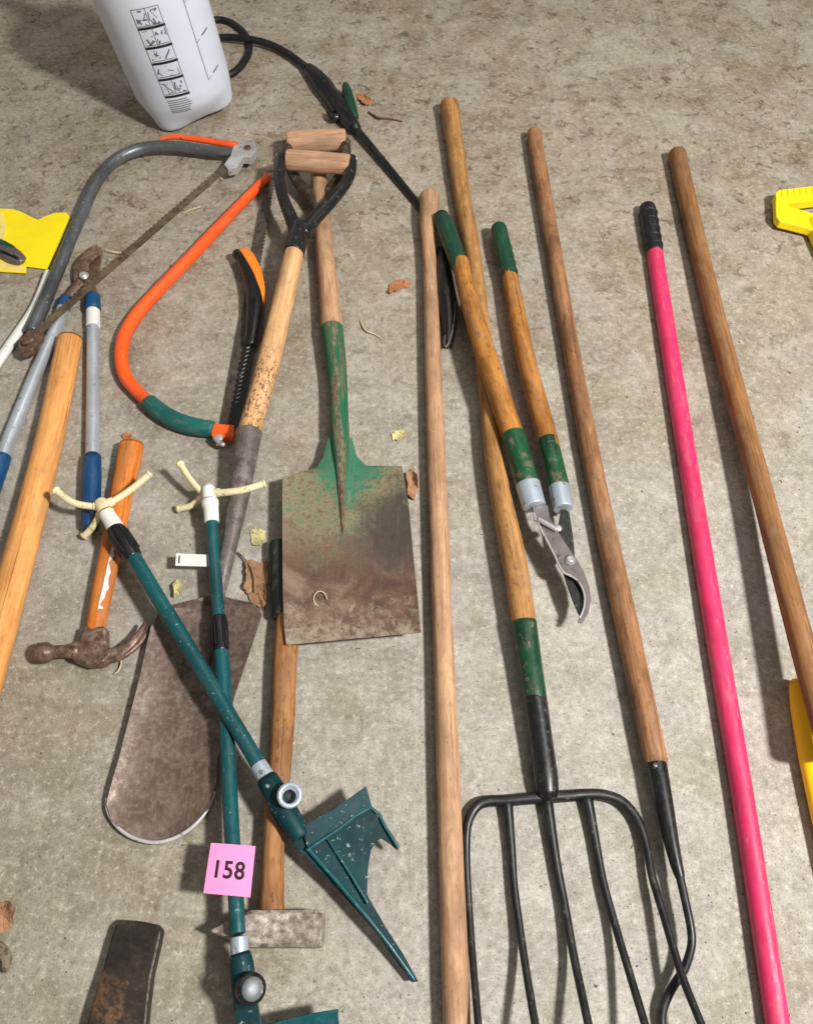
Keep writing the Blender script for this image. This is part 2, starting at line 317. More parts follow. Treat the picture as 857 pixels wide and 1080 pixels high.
def concrete():
    M = NT('worn_concrete'); v = M.node('ShaderNodeTexCoord').outputs['Object']
    sep = M.node('ShaderNodeSeparateXYZ', {0: v}).outputs
    big = M.noise(v, 2.1, 5, .6, .4); mid = M.noise(v, 11, 8, .68, .3); fine = M.noise(v, 95, 5, .7); grit = M.noise(v, 330, 3, .6)
    fb = M.noise(v, 46, 6, .7, .2); hue = M.noise(v, 7, 5, .6, .6); hue2 = M.noise(v, 3.1, 5, .65, 1.0)
    col = M.ramp(mid, [(.34, lin(146, 141, 132)), (.45, lin(158, 154, 146)), (.55, lin(166, 162, 154)), (.66, lin(175, 172, 165))])
    far = M.node('ShaderNodeMapRange', {0: sep[1], 1: .7, 2: 1.9, 3: 0.0, 4: 1.0}).outputs[0]
    warm = M.math('MULTIPLY', M.ramp(M.math('ADD', M.math('MULTIPLY', far, .35), M.math('MULTIPLY', big, .75)), [(.36, 0.0), (.62, 1.0)]), .8)
    col = M.mix(warm, col, M.mix(1.0, col, (.95, .84, .72, 1), 'MULTIPLY'))
    col = M.mix(M.math('MULTIPLY', M.ramp(hue, [(.46, 0.0), (.60, 1.0)]), .5), col, M.mix(1.0, col, (.90, .90, .76, 1), 'MULTIPLY'))   # olive film
    col = M.mix(M.math('MULTIPLY', M.ramp(hue, [(.40, 1.0), (.50, 0.0)]), .4), col, M.mix(1.0, col, (1.0, .94, .93, 1), 'MULTIPLY'))
    col = M.mix(M.math('MULTIPLY', M.ramp(hue2, [(.50, 0.0), (.64, 1.0)]), .55), col, M.mix(1.0, col, (.74, .70, .62, 1), 'MULTIPLY'))    # broad grime
    st = M.noise(v, 10, 7, .74, .9); st2 = M.noise(v, 30, 5, .68, .8)
    col = M.mix(M.math('MULTIPLY', M.ramp(st, [(.53, 0.0), (.62, 1.0)]), M.math('MULTIPLY_ADD', far, .50, .06)), col, lin(116, 92, 70))
    col = M.mix(M.math('MULTIPLY', M.ramp(st2, [(.565, 0.0), (.63, 1.0)]), M.math('MULTIPLY_ADD', far, .60, .14)), col, lin(84, 68, 54))
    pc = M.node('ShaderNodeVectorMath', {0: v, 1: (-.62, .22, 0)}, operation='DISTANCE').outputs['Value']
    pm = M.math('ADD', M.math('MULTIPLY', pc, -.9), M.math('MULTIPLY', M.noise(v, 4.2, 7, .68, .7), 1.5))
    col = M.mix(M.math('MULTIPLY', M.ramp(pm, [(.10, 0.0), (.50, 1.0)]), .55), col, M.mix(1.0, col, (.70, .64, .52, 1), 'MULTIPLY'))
    tm = M.node('ShaderNodeMapping', {'Vector': v, 'Rotation': (0, 0, .5), 'Scale': (1.6, 14, 1)}).outputs[0]; tr = M.noise(tm, 1.0, 5, .6, .8)
    col = M.mix(M.math('MULTIPLY', M.ramp(tr, [(.52, 0.0), (.66, 1.0)]), .28), col, M.mix(1.0, col, (.80, .76, .70, 1), 'MULTIPLY'))   # trowel sweeps
    bs = M.noise(v, 2.6, 4, .5, 1.2)
    col = M.mix(M.math('MULTIPLY', M.ramp(bs, [(.54, 0.0), (.60, 1.0)]), M.math('MULTIPLY_ADD', far, .30, .12)), col, M.mix(1.0, col, (.74, .64, .52, 1), 'MULTIPLY'))
    pl = M.noise(v, 5.2, 6, .65, .4)
    col = M.mix(M.math('MULTIPLY', M.ramp(pl, [(.52, 0.0), (.62, 1.0)]), .3), col, lin(190, 185, 174))
    # sandy grain, dark pits and pale sand
    col = M.mix(M.math('MULTIPLY', M.ramp(fb, [(.50, 0.0), (.64, 1.0)]), .24), col, lin(104, 96, 84))
    col = M.mix(M.math('MULTIPLY', M.ramp(fb, [(.34, 1.0), (.48, 0.0)]), .25), col, lin(196, 191, 179))
    col = M.mix(M.math('MULTIPLY', M.ramp(fine, [(.53, 0.0), (.63, 1.0)]), .30), col, lin(96, 88, 76))
    col = M.mix(M.math('MULTIPLY', M.ramp(fine, [(.36, 1.0), (.45, 0.0)]), .40), col, lin(208, 203, 190))
    col = M.mix(M.math('MULTIPLY', M.ramp(grit, [(.55, 0.0), (.63, 1.0)]), .45), col, lin(80, 72, 62))
    vo = M.node('ShaderNodeTexVoronoi', {'Vector': v, 'Scale': 42.0}).outputs['Distance']
    col = M.mix(M.math('MULTIPLY', M.ramp(vo, [(.05, 1.0), (.09, 0.0)]), .5), col, lin(70, 60, 50))
    h = M.math('ADD', M.math('MULTIPLY', fine, .7), M.math('MULTIPLY', grit, .4)); h = M.math('ADD', h, M.math('MULTIPLY', mid, .8))
    M.bump(h, .5, .0022)
    return M.out(col, M.ramp(mid, [(.3, .62), (.7, .85)]), 0, .3)
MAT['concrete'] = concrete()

# ------------------------------------------------------------------ the setting: the garage floor
m = MB(); m.add([(-5, -3.5, 0), (5, -3.5, 0), (5, 6.5, 0), (-5, 6.5, 0)], [(0, 1, 2, 3)], None, False)
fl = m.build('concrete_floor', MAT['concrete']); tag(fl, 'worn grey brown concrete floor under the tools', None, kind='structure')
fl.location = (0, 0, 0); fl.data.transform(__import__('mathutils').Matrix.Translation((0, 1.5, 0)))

# ------------------------------------------------------------------ simple long handles
t = thing('wooden_pole', G(460, 500), 'pale weathered wooden pole lying alone left of the garden fork', 'pole')
MB().px([(452.5, 206, .026, 11), (452.5, 232, .026, 10.5), (452, 256, .025, 7.6), (453.5, 290, .024, 7.2), (455, 340, .023, 8.2), (460.5, 497, .022, 10), (466.5, 660, .022, 10.6), (470, 750, .022, 11.8),
         (479, 1000, .022, 14.3), (482, 1090, .022, 14.6), (484, 1150, .022, 15)], wob=.06, rounding=.45).build('shaft', MAT['pole'], t)

t = thing('tool_handle', G(780, 800), 'bright pink pole with a short black end grip', 'pole')
MB().px([(689.5, 264, .0148, 8.5), (713.5, 417, .0155, 9.6), (752.8, 660, .0165, 11), (785, 854, .0165, 11.5), (819, 1076, .0165, 12.6), (838, 1190, .0165, 13)], rounding=.1).build('shaft', MAT['pink_paint'], t)
g = MB().px([(681.8, 217, .0165, 8.4), (685, 238, .0165, 9.3), (690.2, 268, .0165, 8.9)], rounding=.5, seg=20); gp = g.build('end_grip', MAT['black_rubber'], t)
for k in range(5):
    y = 226+k*8.5; x = 681.8+(y-217)*.164
    MB().px([(x-.25, y-1.2, .0165, 9.75), (x+.2, y+1.2, .0165, 9.75)], rounding=.2, res=2).build('grip_ring', MAT['black_rubber'], gp)

t = thing('broom', G(760, 420), 'brown wooden broom handle at far right lying over a yellow head', 'broom')
MB().px([(713, 161, .020, 9.4), (738, 270, .027, 9.4), (770.5, 398, .037, 10.4), (806, 530, .053, 11.4), (848, 690, .074, 13), (878, 800, .09, 14)], wob=.04, rounding=.4).build('shaft', MAT['broom_wood'], t)
h = MB(); h.px([(840, 716, .020, 8), (845, 745, .020, 12), (856, 800, .020, 14), (871, 870, .020, 14), (891, 960, .020, 14)], squash=.8, rounding=.7, seg=20).build('broom_head', MAT['amber'], t, label='amber yellow plastic head of the broom')

# yellow D grip at the right edge
t = thing('plastic_grip', G(845, 220), 'bright yellow plastic handle grip with ribs at upper right edge', 'handle')
cb = MB().plate([(817, 203, .036), (821, 200, .036), (860, 195.5, .036), (902, 194, .036), (907, 198, .036), (906, 208, .036), (862, 210, .036), (828, 214, .036), (818, 212, .036)], .026).build('crossbar', MAT['yellow'], t, bevel=.003)
for k in range(12):
    x = 825+k*6.4; y = 200.3-(x-821)*.08
    MB().plate([(x-1.3, y, .038), (x+1.3, y-.2, .038), (x+1.6, y+7.5, .038), (x-1.0, y+7.7, .038)], .006).build('rib', MAT['yellow'], cb, bevel=.001)
MB().plate([(817, 207, .034), (829, 213, .034), (831, 217, .034), (858, 225, .031), (872, 232, .030), (872, 248, .030), (850, 240, .031), (822, 233, .033), (818, 228, .034)], .022).build('side_arm', MAT['yellow'], t, bevel=.003)
MB().plate([(907, 205, .034), (895, 211, .034), (892, 216, .034), (880, 226, .031), (872, 232, .030), (872, 248, .030), (888, 240, .031), (904, 230, .033), (907, 224, .034)], .022).build('side_arm', MAT['yellow'], t, bevel=.003)
MB().px([(858, 234, .018, 11), (870, 256, .018, 13), (884, 290, .018, 13)], squash=1.0, seg=16, rounding=.3).build('socket', MAT['yellow'], t)

# ------------------------------------------------------------------ garden fork
t = thing('garden_fork', G(560, 700), 'long wooden garden fork with green ferrule and five black tines', 'fork')
MB().px([(473, 110, .022, 10.4), (477, 135, .022, 9.8), (487, 206, .023, 8.8), (498, 269, .025, 9), (513, 400, .030, 9.8), (523.5, 497, .033, 10.8), (542, 592, .034, 13.2), (551.5, 650, .034, 13.2), (553, 662, .034, 12.6)], wob=.05, rounding=.4).build('shaft', MAT['fork_wood'], t)
f = MB().px([(552, 656, .034, 13.6), (558, 695, .032, 12.6), (564.5, 738, .030, 12)], rounding=.06, seg=20).build('ferrule', MAT['green_paint'], t)
MB().px([(563.5, 733, .030, 12.3), (570, 780, .025, 12.4), (575.5, 822, .021, 13), (577, 842, .018, 11)], rounding=.25, seg=20).build('socket', MAT['black_steel'], t)
MB().lathe(G(556, 678, .051), (0, .1, 1), [(0, .0042), (.0012, .004), (.002, .0025)], 12).build('rivet', MAT['rust'], f)
def tine(path, hs, ws):
    pts = [(x, y, h, w) for (x, y), h, w in zip(path, hs, ws)]
    return MB().px(pts, seg=10, rounding=.6, wob=.05)
OX = [(576, 841), (558, 842), (529.6, 844.6), (515, 845), (502, 851), (492.5, 871), (491.6, 910), (496, 983), (504, 1080), (511, 1150)]
tine(OX, [.013, .013, .013, .013, .013, .013, .011, .014, .05, .085], [6.5, 6.3, 6, 6, 5.6, 5, 4.4, 4.2, 4.2, 3]).build('tine', MAT['tine_steel'], t)
OX = [(576, 841), (600, 839.5), (616, 838), (636, 838.5), (656, 846), (672, 865), (681, 892), (687.5, 925), (699.5, 965), (717.6, 1026), (739, 1080), (765, 1140)]
tine(OX, [.013, .013, .013, .013, .013, .014, .016, .021, .029, .045, .066, .09], [6.5, 6.3, 6, 6, 5.6, 5, 4.5, 4.4, 4.4, 4.4, 4.4, 3]).build('tine', MAT['tine_steel'], t)
tine([(534, 845), (538.6, 892), (542, 936), (551, 1001), (564, 1080), (577, 1150)], [.012, .011, .012, .020, .058, .09], [6.4, 5, 4.4, 4.4, 4.4, 3]).build('tine', MAT['tine_steel'], t)
tine([(575.5, 842), (585.6, 907), (594.7, 954), (605.5, 1012), (620, 1080), (634, 1150)], [.012, .011, .013, .024, .058, .09], [6.8, 5.4, 4.8, 4.6, 4.6, 3]).build('tine', MAT['tine_steel'], t)
tine([(618, 840), (627, 885), (636, 932), (652.5, 990), (679.7, 1080), (700, 1145)], [.012, .011, .013, .022, .058, .09], [6.4, 5, 4.6, 4.4, 4.4, 3]).build('tine', MAT['tine_steel'], t)

# ------------------------------------------------------------------ long handled cultivator with one curved steel prong
t = thing('garden_cultivator', G(640, 600), 'long brown wooden handle with black ferrule ending in a bent steel prong', 'cultivator')
MB().px([(562.5, 139, .020, 7.6), (570, 187, .020, 8.2), (600, 357, .020, 8.8), (626, 497.5, .021, 10.3), (659.5, 655, .023, 12.3), (689, 792, .026, 12.4), (691, 803, .026, 11)], wob=.06, rounding=.4).build('shaft', MAT['rake_wood'], t)
f = MB().px([(689.5, 797, .026, 11.6), (699, 845, .029, 10.2), (710, 900, .033, 7.4), (717, 926, .034, 5)], rounding=.15, seg=18, wob=.03).build('ferrule', MAT['black_steel'], t)
MB().lathe(G(690.5, 807, .0425), (0, .1, 1), [(0, .0042), (.0012, .004), (.002, .0026)], 12).build('rivet', MAT['blade_steel'], f)
MB().px([(715, 918, .034, 4.4), (723, 954, .036, 4.4), (728, 979, .036, 4.4), (728.5, 998, .034, 4.4), (721, 1022, .027, 4.6), (707, 1044, .020, 4.8), (698, 1066, .014, 5), (698, 1086, .010, 5), (704, 1110, .007, 4)], seg=12, rounding=.4).build('prong', MAT['tine_steel'], t)

# ------------------------------------------------------------------ bypass lopper with wooden handles and green grips
t = thing('bypass_lopper', G(560, 450), 'wooden handled lopper with green grips lying across the fork handle', 'lopper')
def lop_handle(path, grip, ferr, coll):
    MB().px(path, wob=.04, rounding=.2).build('handle', MAT['lopper_wood'], t)
    g = MB().px(grip, rounding=.55, seg=20).build('grip', MAT['grip_green'], t)
    (x0, y0, h0, w0), (x1, y1, h1, w1) = grip[0], grip[-1]
    for k in range(4):
        a = .42+k*.15; x = x0+(x1-x0)*a; y = y0+(y1-y0)*a; h_ = h0+(h1-h0)*a; w = w0+(w1-w0)*a; d = .035
        MB().px([(x-(x1-x0)*d, y-(y1-y0)*d, h_, w+.6), (x+(x1-x0)*d, y+(y1-y0)*d, h_, w+.6)], rounding=.25, res=2, seg=20).build('grip_rib', MAT['grip_green'], g)
    MB().px(ferr, rounding=.08, seg=20).build('ferrule', MAT['green_paint'], t)
    MB().px(coll, rounding=.12, seg=20).build('collar', MAT['collar'], t)
lop_handle([(485, 275, .062, 8.8), (491.5, 305, .064, 9.8), (512, 374, .067, 11.4), (538, 452, .064, 12.2), (546, 475, .063, 11)],
           [(463.5, 226, .050, 7.5), (470, 240, .053, 9.6), (478, 262, .057, 9.8), (487.5, 287, .061, 9.2)],
           [(540.5, 458, .0635, 12.8), (549, 485, .062, 12), (557, 513, .060, 11.6)],
           [(556, 510, .060, 13.2), (563, 535, .057, 12.6)])
lop_handle([(534, 285, .032, 8.2), (538, 295, .033, 8.4), (554, 376, .038, 9.8), (576.5, 461, .042, 11), (581, 480, .043, 10)],
           [(525, 238, .030, 8.2), (530, 262, .031, 9.4), (538.5, 296, .032, 8.9)],
           [(577, 464, .042, 11.2), (583, 488, .043, 10.8), (589.5, 514, .044, 10.6)],
           [(589, 513, .044, 11.2), (593.5, 537, .045, 10.6)])
hb = .055
m = MB().plate([(592, 534, .044), (600, 540, .045), (604, 565, .048), (606, 588, .050), (597, 598, .050), (592, 580, .048), (588, 556, .045)], .007)
m.build('lower_arm', MAT['black_steel'], t, bevel=.0012)
m = MB().plate([(592, 598, .049), (597, 615, .049), (603, 632, .049), (609, 646, .049), (612.5, 651, .049), (617, 640, .049), (618, 626, .049), (613, 612, .049), (606, 600, .049)], .004)
m.build('hook', MAT['black_steel'], t, bevel=.001)
m = MB().plate([(560, 533, .062), (563, 545, .062), (568, 554, .061), (581, 579, .059), (592, 600, .057), (596, 605, .057), (603, 607, .057), (610, 613, .057), (615, 624, .057), (616, 635, .056), (613.5, 646, .056), (608.5, 656, .055), (614, 657, .055),
                (620, 647, .056), (623, 632, .057), (621.5, 619, .057), (616, 604, .058), (608.5, 590, .058), (600, 578, .059), (590, 563, .060), (580, 546, .061), (577, 532, .062)], .0045)
bl = m.build('blade', MAT['blade_steel'], t, bevel=.0016)
MB().px([(562, 541, .0635, 1.2), (569, 556, .0625, 1.2), (582, 581, .0605, 1.2), (592.5, 602, .0585, 1.3), (602, 607.5, .0582, 1.3), (610, 614, .058, 1.2), (615.5, 626, .058, 1.2), (615.5, 640, .057, 1.1), (611, 652, .056, 1)], seg=8, rounding=.5).build('ground_edge', MAT['steel'], bl)
MB().lathe(G(600.5, 591, .058), (0, 0, 1), [(0, .0105), (.002, .0105), (.0025, .0078), (.0062, .0074), (.0072, .005)], 18).build('pivot_bolt', MAT['steel'], t)
MB().px([(566, 547, .066, 2.6), (575, 552, .066, 3), (587, 559, .064, 2.8)], seg=10, rounding=.5).build('link', MAT['steel'], t)
MB().lathe(G(588, 558, .058), (0, 0, 1), [(0, .007), (.004, .007), (.0055, .005)], 14).build('link_pin', MAT['steel'], t)
MB().lathe(G(564.5, 548, .062), (0, 0, 1), [(0, .0045), (.004, .0045), (.005, .003)], 12).build('link_pin', MAT['steel'], t)

# dark tool half hidden below the lopper grip
t = thing('hand_tool', G(470, 320), 'glossy black curved hand tool wedged between pale pole and lopper grip', 'hand tool')
MB().px([(466, 262, .014, 6), (467, 285, .018, 9), (470, 312, .020, 10.5), (473, 340, .016, 8.5), (472, 366, .010, 4.5)], squash=1.0, rounding=.7, seg=18).build('body', MAT['black_plastic'], t)
MB().px([(479, 318, .030, 1.2), (478.5, 340, .028, 1.3), (474, 358, .024, 1.3), (470, 366, .020, 1.2), (468, 360, .020, 1.2), (471, 348, .022, 1.2)], seg=8, rounding=.5).build('wire_catch', MAT['blade_steel'], t)

# ------------------------------------------------------------------ square mouthed shovel
def socket_mat():
    M = NT('streaked_green_socket'); z = M.sepz(); st = M.noise(M.rod((90, 90, 7)), 1.0, 6, .65, .6); f = M.noise(M.rod((150, 150, 90)), 1.0, 4, .7)
    col = M.ramp(f, [(.38, lin(86, 76, 58)), (.5, lin(112, 104, 82)), (.62, lin(136, 128, 104))])
    gm = M.math('ADD', st, M.math('MULTIPLY', M.math('ABSOLUTE', z[0]), 7.0)); gm = M.math('ADD', gm, M.math('MULTIPLY', f, .25))
    col = M.mix(M.ramp(gm, [(.64, 0.0), (.74, 1.0)]), col, lin(22, 98, 66))
    col = M.mix(M.math('MULTIPLY', M.ramp(st, [(.40, 1.0), (.46, 0.0)]), .5), col, lin(70, 50, 38))
    M.bump(f, .3, .001); return M.out(col, .6, .1, .35)
t = thing('square_shovel', G(365, 560), 'square mouth shovel with worn green socket and rust brown blade', 'shovel')
gr = MB().px([(302.5, 150, .040, 10.6), (334, 148.5, .040, 11.4), (365, 147, .040, 10.6)], seg=20, rounding=.25, wob=.03).build('grip', MAT['grip_wood'], t)
MB().px([(303.5, 151, .040, 5.5), (304, 170, .038, 5.5), (314, 192, .035, 6), (328, 208, .031, 7), (337, 222, .030, 8)], seg=12, rounding=.4).build('yoke_arm', MAT['yoke_brown'], t)
MB().px([(364, 148, .040, 5.5), (364, 168, .038, 5.5), (356, 190, .035, 6), (344, 207, .031, 7), (338, 222, .030, 8)], seg=12, rounding=.4).build('yoke_arm', MAT['yoke_brown'], t)
MB().px([(335.5, 182, .030, 8.4), (337.5, 205, .030, 8.6), (341, 250, .029, 9.2), (346, 300, .029, 10.6), (349.5, 343, .029, 11.4), (350.5, 355, .029, 10.5)], wob=.05, rounding=.2).build('shaft', MAT['pole'], t)
MB().px([(349.5, 345, .0295, 12), (354, 380, .030, 11), (356.5, 412, .031, 10), (358, 450, .035, 10), (359, 474, .037, 9), (360, 496, .038, 7), (360.5, 520, .039, 4.6), (361.2, 548, .0405, 2)], rounding=.3, seg=20).build('socket', socket_mat(), t)
# blade surface
rowsL = [(338, 474), (332, 486), (322, 496), (299, 502), (298, 530), (298, 570), (298.5, 620), (299.5, 660), (301, 679)]
def blade_shovel():
    L = [(346, 462), (341, 482), (334, 493), (298, 503), (297.6, 530), (297.8, 575), (298.3, 625), (299.5, 660), (302, 680)]
    Rr = [(371, 462), (376, 481), (386, 491), (423.5, 491.5), (430.5, 530), (434.5, 575), (439, 620), (442, 650), (443.5, 667)]
    rows = []; n = 24
    hs = [.040, .040, .041, .041, .041, .042, .043, .043, .042]
    for i, (a, b, h0) in enumerate(zip(L, Rr, hs)):
        row = []
        for k in range(n+1):
            u = k/n; x = a[0]+(b[0]-a[0])*u; y = a[1]+(b[1]-a[1])*u
            c = (u-.5)*2; lift = .010*abs(c)**3 if i > 2 else -.004*c*c
            if i > 2: lift += .004*max(0, 1-abs(c)/.10)*max(0, 1-(i-3)/3.2)
            row.append(G(x, y, h0+lift))
        rows.append(row)
    # refine rows
    out = []
    for i in range(len(rows)-1):
        for s_ in range(4):
            f_ = s_/4; out.append([p.lerp(q, f_) for p, q in zip(rows[i], rows[i+1])])
    out.append(rows[-1])
    for r in out:
        for p in r: p.z += .0012*noise.noise(Vector((p.x*30, p.y*30, 3)))
    return out
def shovel_paint():
    M = NT('worn_shovel_blade'); v = M.node('ShaderNodeAttribute', attribute_name='rod').outputs['Vector']
    s_ = M.node('ShaderNodeSeparateXYZ', {0: v}).outputs
    yt = G(360, 492, .04).y; yb = G(370, 675, .04).y; xc = G(361, 560, .04).x
    d = M.node('ShaderNodeMapRange', {0: s_[1], 1: yt, 2: yb, 3: 0.0, 4: 1.0}).outputs[0]
    n = M.noise(v, 14, 7, .7, .6); f = M.noise(v, 75, 6, .7); g = M.noise(v, 260, 3, .6)
    rust = M.ramp(n, [(.38, lin(80, 58, 48)), (.5, lin(104, 78, 64)), (.62, lin(130, 110, 92))])
    tan = M.ramp(f, [(.38, lin(104, 92, 68)), (.5, lin(134, 124, 98)), (.62, lin(104, 116, 92))])
    dd = M.math('ADD', d, M.math('MULTIPLY', M.math('SUBTRACT', n, .5), .9))
    col = M.mix(M.ramp(dd, [(.34, 0.0), (.58, 1.0)]), tan, rust)
    # green paint left along the centre and the shoulders
    ax = M.math('ABSOLUTE', M.math('SUBTRACT', s_[0], xc)); gm = M.math('ADD', M.math('MULTIPLY', ax, -5.0), M.math('MULTIPLY', d, -1.15))
    gm = M.math('ADD', gm, M.math('MULTIPLY', f, 1.2)); gm = M.math('ADD', gm, M.math('MULTIPLY', n, .6))
    col = M.mix(M.ramp(gm, [(.44, 0.0), (.66, .85)]), col, lin(34, 118, 88))
    # dark patch on the right side
    px_ = G(416, 560, .042); dist = M.node('ShaderNodeVectorMath', {0: v, 1: px_}, operation='DISTANCE').outputs['Value']
    dk = M.math('ADD', M.math('MULTIPLY', dist, -12.0), M.math('MULTIPLY', n, 1.0))
    col = M.mix(M.ramp(M.math('ADD', M.math('ADD', M.math('MULTIPLY', dist, -7.0), M.math('MULTIPLY', n, 1.6)), M.math('MULTIPLY', f, .5)), [(.25, 0.0), (.80, .85)]), col, lin(64, 56, 52))
    # pale dried earth towards the mouth
    pe = M.math('ADD', M.math('MULTIPLY', d, .8), M.math('MULTIPLY', f, .9))
    col = M.mix(M.ramp(pe, [(1.18, 0.0), (1.34, .7)]) if False else M.math('MULTIPLY', M.ramp(M.math('SUBTRACT', pe, .5), [(.62, 0.0), (.82, 1.0)]), .6), col, lin(170, 158, 138))
    col = M.mix(M.math('MULTIPLY', M.ramp(g, [(.54, 0.0), (.68, 1.0)]), .45), col, lin(60, 48, 40))
    sx = M.node('ShaderNodeMapping', {'Vector': v, 'Rotation': (0, 0, -.06), 'Scale': (240, 12, 20)}).outputs[0]; sl = M.noise(sx, 1.0, 4, .6)
    col = M.mix(M.math('MULTIPLY', M.ramp(sl, [(.56, 0.0), (.70, 1.0)]), M.math('MULTIPLY', f, .28)), col, lin(150, 136, 116))
    M.bump(M.math('ADD', f, M.math('MULTIPLY', g, .5)), .5, .0012)
    return M.out(col, M.ramp(f, [(.3, .5), (.7, .8)]), .15, .4)
b = MB().grid(blade_shovel()).build('blade', shovel_paint(), t, solid=.0022)
MB().px([(357.5, 425, .0462, 1.4), (358.5, 460, .0492, 2.0), (359.5, 490, .0482, 2.2), (360, 510, .0472, 2.2), (361, 540, .0452, 2.0), (361.5, 562, .0440, 1.0)], seg=12, squash=.4, rounding=.6).build('rib', MAT['rust'], b)
m = MB()
for k in range(26):
    a = k/25*4.6; m_ = G(337+7.5*math.cos(a)*(1-.25*k/25), 632-9*math.sin(a)*(1-.2*k/25), .047+.004*math.sin(a))
    m.v.append(m_)
pts = m.v; ws = MB().tube(pts, [.0012]*len(pts), seg=6, res=1, rounding=0)
o = ws.build('wood_shaving', MAT['straw']); tag(o, 'pale curled wood shaving lying on the square shovel blade', 'shaving')

# ------------------------------------------------------------------ long drain spade with D handle
t = thing('drain_spade', G(200, 760), 'long narrow round ended spade with wooden shaft and black steel D handle', 'spade')
MB().px([(302, 168.5, .085, 10.6), (335, 171, .085, 11), (369, 173.5, .085, 10.2)], seg=20, rounding=.2, wob=.02).build('grip', MAT['grip_wood'], t)
MB().px([(297.5, 164, .085, 6), (294, 185, .084, 5.8), (298, 207, .081, 6), (307, 230, .077, 7), (314, 250, .074, 8)], seg=12, rounding=.5).build('yoke_arm', MAT['black_steel'], t)
MB().px([(370.5, 166, .085, 6), (368.5, 186, .084, 5.8), (354, 207, .081, 6.4), (333, 229, .077, 7.5), (318, 248, .074, 8.5)], seg=12, rounding=.5).build('yoke_arm', MAT['black_steel'], t)
MB().px([(318, 238, .075, 10), (313, 254, .073, 11), (309.5, 268, .072, 11.4)], seg=18, rounding=.15).build('yoke_socket', MAT['black_steel'], t)
for x, y in ((297, 165), (371, 168)):
    MB().lathe(G(x, y, .085), (1 if x > 330 else -1, 0, 0), [(0, .007), (.012, .007), (.015, .005)], 12).build('grip_pin', MAT['steel'], t)
MB().px([(311, 262, .072, 10.2), (297, 325, .068, 11.4), (281, 391, .062, 12.2), (262, 458, .056, 12.4), (260, 468, .055, 10)], wob=.04, rounding=.15).build('shaft', MAT['spade_wood'], t)
MB().px([(262.7, 455, .0563, 14), (254, 515, .048, 10.8), (242, 575, .036, 8.5), (232, 622, .024, 7), (224, 665, .013, 5), (219, 700, .012, 2.5)], seg=18, rounding=.1).build('socket', MAT['dark_steel'], t)
def spade_blade():
    L = [(222, 628), (200, 634), (170, 642), (159, 662), (148, 712), (137, 755), (126, 798), (116, 832), (112.5, 848), (117, 864), (128, 877), (143, 886)]
    Rr = [(234, 628), (250, 633), (269, 637), (276, 648), (262, 690), (249, 728), (236, 772), (229, 800), (227.5, 826), (220, 852), (206, 868), (187, 882)]
    rows = []; n = 20; N = len(L)
    for i, (a, b) in enumerate(zip(L, Rr)):
        row = []
        for k in range(n+1):
            u = k/n; c = 2*u-1; x = a[0]+(b[0]-a[0])*u; y = a[1]+(b[1]-a[1])*u
            if i >= 8: y += (1-c*c)*(3 + (i-8)*1.3)
            base = .010 - .004*min(1, i/8)
            lift = (.017 if i < 7 else .017*(1-(i-7)/6))*abs(c)**2.2
            if i < 3: lift *= .5*i
            row.append(G(x, y, base+lift+(.006 if i < 2 else 0)))
        rows.append(row)
    out = []
    for i in range(len(rows)-1):
        for s_ in range(3):
            out.append([p.lerp(q, s_/3) for p, q in zip(rows[i], rows[i+1])])
    out.append(rows[-1]); return out
def spade_mat():
    M = NT('rust_brown_spade_blade'); v = M.node('ShaderNodeAttribute', attribute_name='rod').outputs['Vector']
    n = M.noise(v, 22, 7, .7, .5); f = M.noise(v, 110, 5, .7); s_ = M.noise(v, 6, 4, .6)
    col = M.ramp(n, [(.36, lin(88, 72, 62)), (.5, lin(112, 96, 86)), (.64, lin(134, 120, 110))])
    col = M.mix(M.math('MULTIPLY', M.ramp(s_, [(.45, 0.0), (.62, 1.0)]), .5), col, lin(104, 82, 68))
    col = M.mix(M.math('MULTIPLY', M.ramp(f, [(.5, 0.0), (.61, 1.0)]), .45), col, lin(74, 58, 50))
    col = M.mix(M.math('MULTIPLY', M.ramp(f, [(.38, 1.0), (.47, 0.0)]), .25), col, lin(170, 156, 146))
    sx = M.node('ShaderNodeMapping', {'Vector': v, 'Rotation': (0, 0, .25), 'Scale': (260, 14, 20)}).outputs[0]; sl = M.noise(sx, 1.0, 4, .6)
    col = M.mix(M.math('MULTIPLY', M.ramp(sl, [(.56, 0.0), (.70, 1.0)]), M.math('MULTIPLY', f, .4)), col, lin(158, 144, 134))
    M.bump(M.math('ADD', n, f), .4, .001); return M.out(col, M.ramp(f, [(.3, .36), (.7, .6)]), .3, .45)
b = MB().grid(spade_blade()).build('blade', spade_mat(), t, solid=.002)
E = [(113, 843), (113.5, 855), (119, 867), (129, 878), (144, 886.5), (165, 890), (187, 884), (206, 871), (219, 854), (226, 836)]
MB().px([(x, y-1.5, .0125, 2.0) for x, y in E], seg=8, squash=1.0, rounding=.5).build('sharpened_rim', MAT['rim'], b)

